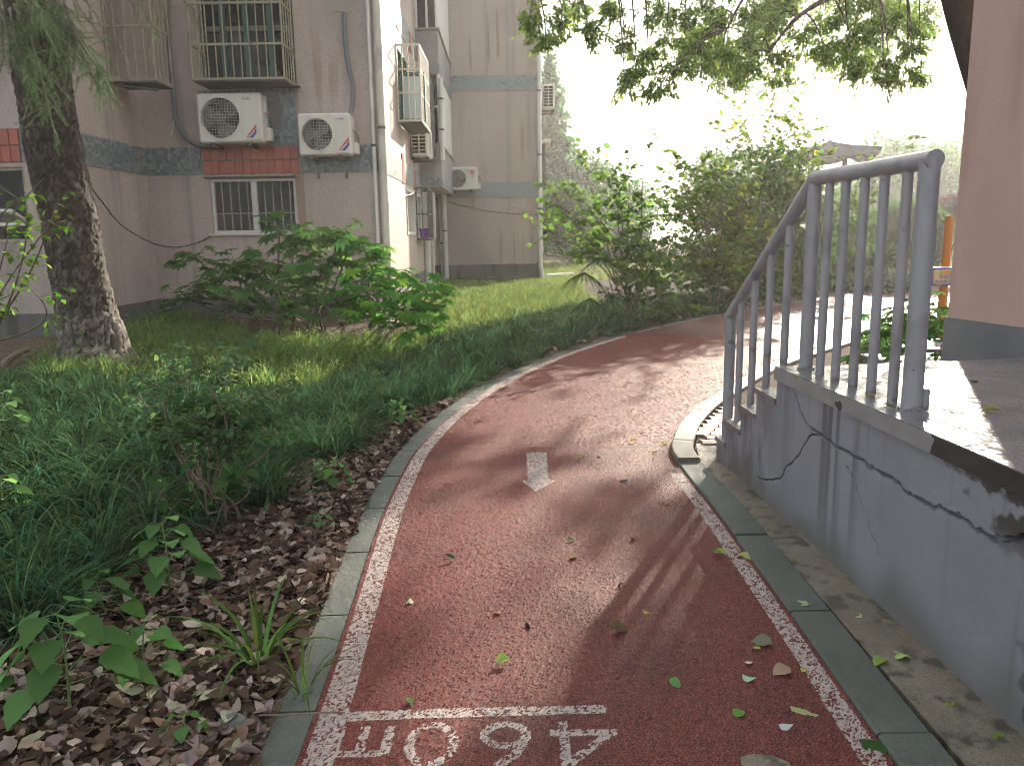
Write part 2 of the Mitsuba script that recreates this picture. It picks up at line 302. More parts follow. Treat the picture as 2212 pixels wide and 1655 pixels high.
i, j = np.meshgrid(np.arange(ny - 1), np.arange(nx - 1), indexing='ij'); a = (i * nx + j).ravel()
obj('ground', mm(gv, np.vstack([np.stack([a, a + 1, a + nx + 1], 1), np.stack([a, a + nx + 1, a + nx], 1)])), 'soil', smooth=True, kind='structure')
def ribbon(A, B, z, zb=None):
    n = len(A); A, B = np.c_[A, np.full(n, z)], np.c_[B, np.full(n, z)]
    v = np.vstack([A, B]); k = np.arange(n - 1)
    return mm(v, np.vstack([np.stack([k, k + n, k + n + 1], 1), np.stack([k, k + n + 1, k + 1], 1)]))
def offset(L, d):
    t = unit(np.gradient(L, axis=0)); return L + np.stack([t[:, 1], -t[:, 0]], -1) * d
k0, k1 = np.linspace(0, 1, 345), np.arange(1.6, 5.4, .0052)         # the near part: every rubber granule in relief
lx, rx_ = np.interp(k1, LP[:, 1], LP[:, 0]) - .005, np.interp(k1, RP[:, 1], RP[:, 0]) + .005
X, Yg = lx[:, None] + (rx_ - lx)[:, None] * k0[None], np.repeat(k1[:, None], len(k0), 1)
rg0 = np.random.default_rng(2); gp = np.stack(np.meshgrid(np.arange(-.9, 1.3, .0105), np.arange(1.5, 5.5, .0105)), -1).reshape(-1, 2); gp = gp + rg0.uniform(-.0045, .0045, gp.shape); gr = rg0.uniform(.15, 1, len(gp))
dq, iq = cKDTree(gp).query(np.stack([X, Yg], -1).reshape(-1, 2), 2); hgt = np.clip((dq[:, 1] - dq[:, 0]) / .0065, 0, 1) ** .7 * (.45 + .55 * gr[iq[:, 0]])
nyg, nxg = X.shape; i, j = np.meshgrid(np.arange(nyg - 1), np.arange(nxg - 1), indexing='ij'); a = (i * nxg + j).ravel()
edge_ = np.clip(np.minimum(np.minimum(k1[:, None] - 1.6, 5.395 - k1[:, None]), 9 + 0 * X) / .02, 0, 1).ravel()
near_track = mm(np.stack([X.ravel(), Yg.ravel(), -.0045 + (.0045 * hgt) * edge_ + .0045 * (1 - edge_)], 1), np.vstack([np.stack([a, a + 1, a + nxg + 1], 1), np.stack([a, a + nxg + 1, a + nxg], 1)]))
keep = LP[:, 1] > 5.395; A_ = np.vstack([[np.interp(5.395, LP[:, 1], LP[:, 0]), 5.395], LP[keep]]); keep = RP[:, 1] > 5.395; B_ = np.vstack([[np.interp(5.395, RP[:, 1], RP[:, 0]), 5.395], RP[keep]])
def resample(L, n): s = np.r_[0, np.cumsum(np.linalg.norm(np.diff(L, axis=0), axis=1))]; q = np.linspace(0, s[-1], n); return np.stack([np.interp(q, s, L[:, 0]), np.interp(q, s, L[:, 1])], -1)
iA, iB = int(np.argmin(abs(A_[:, 1] - 12.2))), int(np.argmin(np.linalg.norm(B_ - [4.25, 10.3], axis=1)))
obj('track', cat_([ribbon(resample(A_[iA - 1:], 300), resample(B_[iB - 1:], 300), 0.0), ribbon(np.array([[-.605, -1.0], [lx[0], 1.6]]), np.array([[1.005, -1.0], [rx_[0], 1.6]]), 0.0)]), 'track_rubber', kind='structure')
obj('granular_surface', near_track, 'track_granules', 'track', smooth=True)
def resample2(A, B, n, s0=0.0): a_, b_ = resample(A, n), resample(B, n); return a_, b_
nl, nw = 820, 235                                                # the next stretch, in coarser relief
LA, LB = A_[:iA], B_[:iB]
a_, b_ = resample(LA, nl), resample(LB, nl); q = np.linspace(0, 1, nw)[None, :, None]; G2 = a_[:, None] * (1 - q) + b_[:, None] * q
lo_, hi_ = G2.reshape(-1, 2).min(0) - .05, G2.reshape(-1, 2).max(0) + .05; gp2 = np.stack(np.meshgrid(np.arange(lo_[0], hi_[0], .016), np.arange(lo_[1], hi_[1], .016)), -1).reshape(-1, 2); gp2 = gp2 + rg0.uniform(-.007, .007, gp2.shape); gr2 = rg0.uniform(.15, 1, len(gp2))
d2_, i2_ = cKDTree(gp2).query(G2.reshape(-1, 2), 2); h2 = np.clip((d2_[:, 1] - d2_[:, 0]) / .010, 0, 1) ** .7 * (.4 + .6 * gr2[i2_[:, 0]]); i, j = np.meshgrid(np.arange(nl - 1), np.arange(nw - 1), indexing='ij'); a = (i * nw + j).ravel()
mid_track = mm(np.c_[G2.reshape(-1, 2), -.006 + .006 * h2], np.vstack([np.stack([a, a + nw, a + nw + 1], 1), np.stack([a, a + nw + 1, a + 1], 1)]))
mid_track.faces = mid_track.faces[:, ::-1] if mid_track.face_normals[:, 2].mean() < 0 else mid_track.faces
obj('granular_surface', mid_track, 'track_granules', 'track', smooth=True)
fp = [(near_track, near_track.vertices[near_track.faces].mean(1)[:, :2], gr[iq[:, 0]]), (mid_track, mid_track.vertices[mid_track.faces].mean(1)[:, :2], gr2[i2_[:, 0]])]
def painted_on(name, poly, worn=.12, label=None):
    """paint that lies on the granules themselves, missing where they are low or worn"""
    prepare(poly); ms = []
    for m_, c_, g_ in fp:
        ok = contains_xy(poly, c_[:, 0], c_[:, 1]); h_ = m_.vertices[m_.faces].mean(1)[:, 2]; patch = nfbm(np.c_[c_ * 16, 0 * c_[:, :1]], 3)
        ok &= (h_ > -.0030 if m_ is near_track else h_ > -.0042) & (g_[m_.faces[:, 0]] + .9 * (patch - .5) > worn)
        if ok.any():
            f_ = m_.faces[ok]; u_, inv = np.unique(f_, return_inverse=True); ms.append(mm(m_.vertices[u_] + [0, 0, .0007], inv.reshape(-1, 3)))
    if ms: obj(name, cat_(ms), 'paint_granules', 'track', smooth=True, label=label)
def cut(L, s0, s1, n=6):
    s = np.r_[0, np.cumsum(np.linalg.norm(np.diff(L, axis=0), axis=1))]
    q = np.linspace(s0, s1, n); return np.stack([np.interp(q, s, L[:, 0]), np.interp(q, s, L[:, 1])], -1)
def length(L): return float(np.linalg.norm(np.diff(L, axis=0), axis=1).sum())
def block_row(L, d0, d1, z0, zt, step, s_from, s_to, name, m, parent, rng, gap=.012):
    s = s_from
    while s < s_to:
        st = step * rng.uniform(.93, 1.07); c = cut(L, s + gap / 2, s + st - gap / 2)
        A, B = offset(c, d0), offset(c, d1); k = .0025 if zt < .01 else .008; z = zt + rng.uniform(-.004, .004) * (.3 if zt < .01 else 1); n = len(c)
        rings = [np.c_[A, np.full(n, z0)], np.c_[A, np.full(n, z - k)], np.c_[A + (B - A) * k / abs(d1 - d0), np.full(n, z)], np.c_[B + (A - B) * k / abs(d1 - d0), np.full(n, z)], np.c_[B, np.full(n, z - k)], np.c_[B, np.full(n, z0)]]
        v = np.vstack(rings); f = []
        for r in range(5):
            for q in range(n - 1):
                a0 = r * n + q; f += [[a0, a0 + 1, a0 + n + 1], [a0, a0 + n + 1, a0 + n]]
        for e in (0, n - 1):
            f += [[e, e + n * r, e + n * (r + 1)] for r in range(1, 5)]
        obj(name, mm(v, f), m, parent); s += st
rg = random.Random(4)
block_row(LP, -.007, -.125, -.12, -.009, .62, 1.5, 27.0, 'kerb_block', 'kerb_stone', 'track', rg)
block_row(RP, .004, .165, -.12, .014, .80, 1.5, 5.95, 'kerb_block', 'kerb_stone', 'track', rg)
block_row(RP, .004, .150, -.12, .040, .52, 5.95, 22.0, 'kerb_block', 'kerb_pale', 'track', rg)
sl = np.linspace(1.2, 20, 150)
L2 = cut(LP, 1.2, 24, 160); R2 = cut(RP, 1.2, 5.75, 60)
def wob(n, a, sd): return (nnoise(np.stack([np.arange(n) * 1.7, 0 * np.arange(n), 0 * np.arange(n)], -1), sd) - .5) * a
def wline(L, d0, d1, sd):
    n = len(L); t = unit(np.gradient(L, axis=0)); nn = np.stack([t[:, 1], -t[:, 0]], -1)
    return ribbon(L + nn * (d0 + wob(n, .012, sd))[:, None], L + nn * (d1 + wob(n, .012, sd + 1))[:, None], .004)
def band(L, d0, d1, sd):
    return LineString(offset(L, (d0 + d1) / 2)).buffer(abs(d1 - d0) / 2, cap_style='flat')
painted_on('edge_line', band(cut(LP, 2.55, 13.0, 160), .012, .100, 1), .16); painted_on('edge_line', band(R2, -.085, -.012, 3), .2)
obj('edge_line', wline(cut(LP, 13.4, 26, 120), .012, .09, 1), 'line_paint', 'track')
def flat_poly(name, pts, z=.005):
    w = [flat(x, y)[:2] for x, y in pts]; painted_on(name, Polygon(w).buffer(.006).buffer(-.004), .1)
flat_poly('cross_line', [(752, 1537), (752, 1556), (860, 1551), (1000, 1547), (1309, 1538), (1306, 1522), (1000, 1528)], .0075)
flat_poly('arrow_marking', [(1138, 977), (1180, 977), (1184, 1035), (1199, 1038), (1158, 1061), (1128, 1038), (1141, 1035)])
def stroke(pts, w=.030): return LineString(pts).buffer(w / 2, cap_style='flat', join_style='round')
def digit(geom, vx, vy0):
    """lettering read from the far side: turned half round, its foot at picture (vx, vy0)"""
    from shapely import affinity
    P = flat(vx, vy0); g = affinity.translate(affinity.rotate(geom, 180, origin=(0, 0)), P[0], P[1])
    painted_on('painted_character', g, .16)
cir = lambda cx, cy, rx, ry, a0=0, a1=360: [(cx + rx * math.cos(math.radians(t)), cy + ry * math.sin(math.radians(t))) for t in np.linspace(a0, a1, 28)]
from shapely import union_all
H = .205
digit(union_all([stroke([(.115, 0), (.115, H)]), stroke([(.115, H), (.115, H - .001), (-.03, .055)]), stroke([(-.045, .055), (.155, .055)])]), 1296, 1556)
digit(union_all([stroke(cir(.06, .062, .062, .052)), stroke([(.0, .075), (.03, .15), (.085, H)])]), 1135, 1558)
digit(stroke(cir(.065, .095, .065, .092)), 985, 1562)
digit(union_all([stroke([(0, 0), (0, .145)]), stroke([(.075, 0), (.075, .13)]), stroke([(.15, 0), (.15, .13)]), stroke([(-.01, .130), (.15, .130)])]), 845, 1566)
obj('bare_patch', sheet(Polygon([flat(x, y)[:2] for x, y in [(1606, 1655), (1604, 1640), (1630, 1633), (1668, 1637), (1700, 1650), (1712, 1675), (1620, 1680)]]).buffer(.006), .0046, .004), 'gutter_concrete', 'track', label='grey hole worn through the red rubber')
# strip of concrete along the steps, paving behind it
strip_poly = Polygon([(1.225, -1), (1.225, 4.1), (1.215, 4.57), (1.21, 5.05), (1.28, 5.42), (1.75, 5.25), (1.75, -1)])
obj('gutter_strip', sheet(strip_poly, .006, .06), 'gutter_concrete', kind='structure')
paved = Polygon(np.vstack([offset(cut(RP, 6.25, 16.5, 60), .16), [(9, 9), (9, 4.2), (1.6, 4.2), (1.45, 5.34)]]))
obj('paved_yard', sheet(paved.difference(strip_poly), .004, .05), 'soil', kind='structure')
prepare(paved); rg = random.Random(9); npav = 0
for r in range(60):
    for c in range(60):
        cx, cy = 1.25 + c * .118 + (r % 2) * .059, 5.2 + r * .118
        if npav >= 300 or cx > 4.6 or not contains_xy(paved, cx, cy) or contains_xy(strip_poly, cx, cy): continue
        s = .054; w = .014
        pts = [(cx - s + w * math.sin(t * PI * 2) * 0, cy) for t in (0,)]
        pts = [(cx - s + (w if k % 2 else -w) * .5 * 0 + w * math.sin(PI * q), cy - s + 2 * s * q) for k, q in enumerate((0, .5, 1))] + [(cx - s + 2 * s * q, cy + s - w * math.sin(PI * q)) for q in (.5, 1)] + [(cx + s + w * math.sin(PI * q), cy + s - 2 * s * q) for q in (.5, 1)] + [(cx + s - 2 * s * q, cy - s - w * math.sin(PI * q)) for q in (.5,)]
        obj('paver', sheet(pts, .020 + rg.uniform(-.003, .003), .03), 'paver_clay', 'paved_yard'); npav += 1

# ------------------------------------------------------------------ the apartment building on the left
B = thing('apartment_building', 'pink-grey mosaic clad apartment block with blue tile bands stepping back on the left', 'building')
XS = -1.84
foot = Polygon([(-14, 10.1), (-5.42, 10.1), (-5.42, 12.4), (XS, 12.4), (XS, 20.5), (.82, 20.5), (.82, 34), (-14, 34)])
wall = mani(trimesh.creation.extrude_polygon(foot, 9.6, engine='earcut')).translate([0, 0, -.1])
W1 = (-4.50, -3.21, 12.4, 1.55, 2.36); W2 = (-4.50, -3.10, 12.4, 3.70, 6.0)
holes = [box(W1[0], W1[1], 12.3, 12.62, W1[3], W1[4]), box(W2[0], W2[1], 12.3, 12.62, W2[3], W2[4]),
         box(-5.7, -5.3, 11.5, 12.05, 3.7, 6.0), box(-7.4, -5.92, 10.0, 10.32, 1.46, 2.37), box(-8.2, -6.25, 10.0, 10.3, 3.75, 5.6),
         box(XS - .2, XS + .1, 14.0, 15.3, 3.4, 4.6), box(XS - .2, XS + .1, 14.65, 15.85, 1.50, 2.32), box(XS - .2, XS + .1, 16.2, 16.9, 1.45, 2.3)]
for hb in holes: wall = wall - mani(hb)
obj('wall', unmani(wall), 'mosaic_wall', B)
def plinth(pts, z):
    g = LineString(pts).buffer(.018, cap_style='flat', join_style='mitre'); m = trimesh.creation.extrude_polygon(g, z + .1, engine='earcut'); m.apply_translation([0, 0, -.1]); obj('plinth', m, 'plinth_render', B)
plinth([(-14, 10.1), (-5.42, 10.1), (-5.42, 12.4), (XS, 12.4), (XS, 13.6)], .58); plinth([(XS, 13.61), (XS, 20.5), (.82, 20.5), (.82, 34)], .75)
# tile bands: single tiles, the nearest 300 each a part
TS, rng = .0445, np.random.default_rng(3)
spots = []
def tile_field(origin, du, ncol, nrow, z0, skip=None):
    for c in range(ncol):
        for r in range(nrow):
            if skip and skip(c * TS, r * TS): continue
            p = np.array(origin) + np.array(du) * (c + .5) * TS; spots.append((p[0], p[1], z0 + (r + .5) * TS, du))
def backing(x0, x1, y0, y1, z0, z1): obj('tile_backing', box(x0, x1, y0, y1, z0, z1), 'grout', B)
bz = 2.42
tile_field((-5.42, 12.4), (0, -1), 51, 9, bz); backing(-5.425, -5.626, 10.1, 12.4, bz, bz + .4)
tile_field((-5.91, 10.1), (1, 0), 11, 9, bz); backing(-5.92, -5.42, 10.096, 10.105, bz, bz + .4)
tile_field((-5.40, 12.4), (1, 0), 18, 9, bz); backing(-5.42, -4.585, 12.396, 12.405, bz, bz + .4)
tile_field((-3.13, 12.4), (1, 0), 26, 9, bz); backing(-3.13, -1.95, 12.396, 12.405, bz, bz + .4)
tile_field((-4.56, 12.4), (1, 0), 32, 18, 2.83, lambda u, v: .98 < u < 1.2 and .2 < v < .62); backing(-4.57, -3.135, 12.396, 12.405, 2.83, 3.63)
spots.sort(key=lambda s: s[0] ** 2 + s[1] ** 2)
tplx = mikit.ply(cbox(-.0195, .0195, -.012, .006, -.0195, .0195, .003), 'blue_tile_0')['filename']
rest = [[], [], [], []]
for k, (x, y, z, du) in enumerate(spots):
    ci = int(rng.choice(4, p=[.2, .3, .35, .15])); rot = 0 if du[0] else 90
    off = (0, -.006) if du[0] else (.006, 0)
    M = T().translate([x + off[0], y + off[1], z]).rotate([0, 0, 1], rot)
    if k < 300: put('blue_tile', {'type': 'ply', 'filename': tplx, 'face_normals': True, 'bsdf': {'type': 'ref', 'id': f'blue_tile_{ci}'}, 'to_world': M}, B)
    else:
        b = box(-.0195, .0195, -.012, .004, -.0195, .0195); b.apply_transform(np.array(M.matrix)); rest[ci].append(b)
for ci in range(4): obj('blue_tiles', cat_(rest[ci]), f'blue_tile_{ci}', B, kind='stuff')
rtile = mikit.ply(cbox(-.056, .056, -.012, .006, -.094, .094, .004), 'red_tile_0')['filename']
def red_field(x0, ncol, y, z0):
    for c in range(ncol):
        for r in range(2):
            put('red_tile', {'type': 'ply', 'filename': rtile, 'face_normals': True, 'bsdf': {'type': 'ref', 'id': f'red_tile_{rg.randrange(3)}'}, 'to_world': T().translate([x0 + (c + .5) * .1195, y - .006, z0 + .1 + r * .2])}, B)
red_field(-4.57, 12, 12.4, bz); backing(-4.575, -3.135, 12.396, 12.405, bz, bz + .4)
red_field(-5.925 - .1195 * 12, 12, 10.1, bz); backing(-7.36, -5.925, 10.096, 10.105, bz, bz + .4)
for z0 in (bz - .03, 4.92):
    obj('tile_band', box(XS - .01, .83, 20.488, 20.51, z0, z0 + .37), 'blue_band', B)
    obj('tile_band', box(XS - .01, XS + .012, 12.42, 16.9, z0, z0 + .37), 'blue_band', B)
    for y0, dz in ((14.2, .1), (15.9, -.05)): obj('red_panel', box(XS - .01, XS + .018, y0, y0 + .28, z0 - .02, z0 + .38 + dz), 'red_tile_0', B)
# windows
def window(parent, x0, x1, z0, z1, y, nsash=2, fm='white_frame', bars=True, back=.5, fw=.045, bh=True):
    w = put('window', mikit.ply(mm([[x0 + fw, y + .064, z0 + fw], [x1 - fw, y + .064, z0 + fw], [x1 - fw, y + .064, z1 - fw], [x0 + fw, y + .064, z1 - fw]], [[0, 1, 2], [0, 2, 3]]), 'window_glass'), parent)
    fr = [cbox(x0, x1, y + .03, y + .10, z1 - fw, z1, .006), cbox(x0, x1, y + .03, y + .10, z0, z0 + fw, .006), cbox(x0, x0 + fw, y + .031, y + .099, z0 + fw, z1 - fw, .006), cbox(x1 - fw, x1, y + .031, y + .099, z0 + fw, z1 - fw, .006)]
    for k in range(1, nsash): xm = x0 + (x1 - x0) * k / nsash; fr.append(cbox(xm - .04, xm + .04, y + .029, y + .101, z0 + fw, z1 - fw, .006))
    for f_ in fr: obj('frame', f_, fm, w)
    obj('curtain', box(x0, x1, y + .19, y + .2, z0, z1), 'curtain_dark', w)
    if bars:
        nb = round((x1 - x0) / .135)
        for k in range(1, nb): obj('bar', tube([(x0 + (x1 - x0) * k / nb, y + .135, z0), (x0 + (x1 - x0) * k / nb, y + .135, z1)], .009, 6), 'cage_paint', w)
        if bh: obj('bar', tube([(x0, y + .145, z0 + .30), (x1, y + .145, z0 + .30)], .009, 6), 'cage_paint', w)
    return w
w = window(B, *W1[:2], W1[3], W1[4], 12.4)
obj('sill', cbox(W1[0] - .05, W1[1] + .05, 12.35, 12.44, W1[3] - .035, W1[3] + .001, .008), 'white_frame', w)
obj('lintel', cbox(W1[0] - .06, W1[1] + .02, 12.36, 12.42, W1[4] + .005, W1[4] + .03, .006), 'plinth_render', w)
w = window(B, *W2[:2], W2[3], W2[4], 12.4, 4, 'green_frame', False)
obj('shelf', box(W2[0] + .1, W2[1], 12.44, 12.46, 4.45, 4.52), 'tray_sheet', w)
w = window(B, -7.4, -5.92, 1.46, 2.37, 10.1, 2, 'cage_paint', False)
a = cbox(-7.2, -5.66, -.02, .02, -.0, .44, .01); a = unmani(mani(a) - mani(box(-7.15, -5.72, -.1, .1, .05, .39)))
M4 = trimesh.transformations.rotation_matrix(math.radians(68), [1, 0, 0]); M4[:3, 3] = [0, 9.74, 1.66]; a.apply_transform(M4); obj('open_sash', a, 'white_frame', w, label='white top hung sash tilted open')
g = box(-7.15, -5.72, -.003, .003, .05, .39); g.apply_transform(M4); obj('sash_pane', g, 'window_glass', w)
window(B, -8.2, -6.25, 3.75, 5.6, 10.1, 3, 'green_frame', False)
def side_window(y0, y1, z0, z1, fm='white_plastic', fw=.05):
    w = put('window', mikit.ply(box(XS - .075, XS - .071, y0 + fw, y1 - fw, z0 + fw, z1 - fw), 'window_glass'), B)
    for f_ in (box(XS - .1, XS + .02, y0, y1, z1 - fw, z1), box(XS - .1, XS + .02, y0, y1, z0, z0 + fw), box(XS - .1, XS + .022, y0, y0 + fw, z0 + fw, z1 - fw), box(XS - .1, XS + .022, y1 - fw, y1, z0 + fw, z1 - fw)): obj('frame', f_, fm, w)
    obj('curtain', box(XS - .2, XS - .19, y0, y1, z0, z1), 'curtain_dark', w); return w
w = side_window(14.0, 15.3, 3.4, 4.6, 'green_frame')
obj('open_sash', cbox(XS + .03, XS + .40, 14.42, 14.45, 3.46, 4.16, .004), 'pane_reflection', w, label='glazed sash swung open with a pale blue reflection painted on its pane')
obj('sash_frame', unmani(mani(cbox(XS + .02, XS + .43, 14.40, 14.47, 3.40, 4.22, .004)) - mani(box(XS + .05, XS + .39, 14.3, 14.6, 3.46, 4.16))), 'green_frame', w)
side_window(14.65, 15.85, 1.50, 2.32); side_window(16.2, 16.9, 1.45, 2.3)
# enclosed balconies towards the inner corner
bx0, bx1, by0, by1 = XS - .01, -1.38, 17.1, 20.48
for z0 in (2.47, 4.70, 7.3):
    bal = obj('balcony', cbox(bx0, bx1, by0, by1, z0, z0 + .83, .01), 'mosaic_grey', B)
    obj('tile_skirt', box(bx0, bx1 + .012, by0 - .012, by1, z0 + .06, z0 + .2), 'blue_band', bal); obj('ledge', cbox(bx0, bx1 + .03, by0 - .03, by1, z0 + .83, z0 + .88, .008), 'bare_render', bal)
for z0, z1 in ((3.35, 4.70), (5.58, 7.3)):
    g = obj('balcony_window', box(bx0 + .03, bx1 - .03, by0 + .03, by0 + .034, z0, z1), 'window_glass', B)
    for x in (bx0 + .02, -1.62, bx1 - .05): obj('frame', box(x, x + .045, by0 + .012, by0 + .06, z0, z1), 'white_plastic', g)
    obj('side_panel', box(bx1 - .05, bx1 - .01, by0 + .07, by1, z0, z1), 'white_plastic', g); obj('frame', box(bx0 + .066, bx1 - .052, by0 + .015, by0 + .055, z0 + .7, z0 + .74), 'white_plastic', g)
    obj('curtain', box(bx0 + .02, bx1 - .07, by0 + .3, by0 + .31, z0, z1), 'curtain_dark', g)
obj('render_patch', sheet(Polygon([(0, 0), (.12, .03), (.22, -.02), (.31, .05), (.29, .2), (.34, .42), (.05, .45), (.0, .3), (-.06, .12)]), .0, .012).apply_transform(trimesh.transformations.rotation_matrix(PI / 2, [1, 0, 0])).apply_translation([-2.52, 12.385, 4.66]), 'bare_render', B, label='rough cement patch around the hose hole')
obj('window_hood', cbox(.82, 1.08, 20.9, 22.0, 3.72, 3.82, .02), 'pale_pipe', B); obj('window_post', box(.83, .93, 21.0, 21.06, 2.6, 3.72), 'dark_metal', B)

# ------------------------------------------------------------------ window cages
def cage(label, x0, x1, y0, y1, z0, z1, faces, m='cage_paint', step=.125, rails=(), r=.009, tray=True, group=None):
    t = thing('window_cage', label, 'window cage', group)
    P = {'front': ((x0, y0), (x1, y0)), 'left': ((x0, y0), (x0, y1)), 'right': ((x1, y0), (x1, y1)), 'back': ((x0, y1), (x1, y1))}
    for f_ in faces:
        (ax_, ay_), (bx_, by_) = P[f_]; L = math.hypot(bx_ - ax_, by_ - ay_); n = max(2, round(L / step))
        for k in range(n + 1):
            q = k / n; e = r * 1.6 if k in (0, n) else r
            obj('bar', tube([(ax_ + (bx_ - ax_) * q, ay_ + (by_ - ay_) * q, z0), (ax_ + (bx_ - ax_) * q, ay_ + (by_ - ay_) * q, z1)], e, 6), m, t)
        for z in (z0, *rails, z1):
            d = .012; obj('rail', cbox(min(ax_, bx_) - d, max(ax_, bx_) + d, min(ay_, by_) - d, max(ay_, by_) + d, z - .016, z + .016, .004), m, t)
    if tray: obj('tray', cbox(x0, x1, y0, y1, z0 - .035, z0 - .018, .004), 'tray_sheet', t)
    return t
t = cage('large rusty pale barred cage over the upper window above the first air conditioner', -4.42, -3.13, 11.86, 12.38, 3.68, 6.1, ('front', 'left', 'right'), rails=(4.14, 4.68, 5.3), step=.122)
obj('bracket', cbox(-4.4, -3.04, 12.28, 12.395, 3.635, 3.655, .01), 'tray_sheet', t)
t = cage('narrow barred cage in the inner corner beside the grey hose', -5.40, -4.77, 11.46, 12.0, 3.61, 6.1, ('front', 'right'), rails=(4.3, 4.9), step=.12)
obj('bracket', tube([(-5.40, 11.5, 3.56), (-4.77, 11.5, 3.48)], .018, 6), 'tray_sheet', t)
cage('barred cage at the left edge half hidden by the cedar branches', -8.2, -6.10, 9.6, 10.08, 3.72, 5.7, ('front', 'right'), rails=(4.5,), step=.13)
cage('white barred cage on the sunlit side wall over the green framed window', XS + .02, XS + .40, 13.9, 15.35, 3.36, 4.55, ('front', 'right', 'back'), 'cage_white', .10, (3.8, 4.17), .011)
cage('dark cage with pale panels beside the enclosed balcony', XS + .02, XS + .34, 16.3, 17.0, 3.0, 4.45, ('front', 'right'), 'dark_metal', .12, (3.6, 4.1))
t = cage('small brown cage holding a purple basket by the lower side window', XS + .02, XS + .24, 16.1, 17.0, 1.42, 2.40, ('front', 'right'), 'dark_metal', .12, (1.9,))
b = trimesh.creation.revolve([(.07, 0), (.10, .17), (.112, .17), (.108, .18), (.095, .18), (.062, .01), (0, .01), (0, 0)], sections=20); b.apply_translation([XS + .135, 16.25, 1.44])
obj('basket', b, 'basket_purple', smooth=40, label='small purple plastic basket in the brown cage on the side wall', cat='basket')
obj('meter_box', cbox(XS + .02, XS + .30, 17.02, 17.08, 1.42, 2.36, .01), 'white_plastic', label='tall pale meter box beside the brown cage on the side wall', cat='meter box')

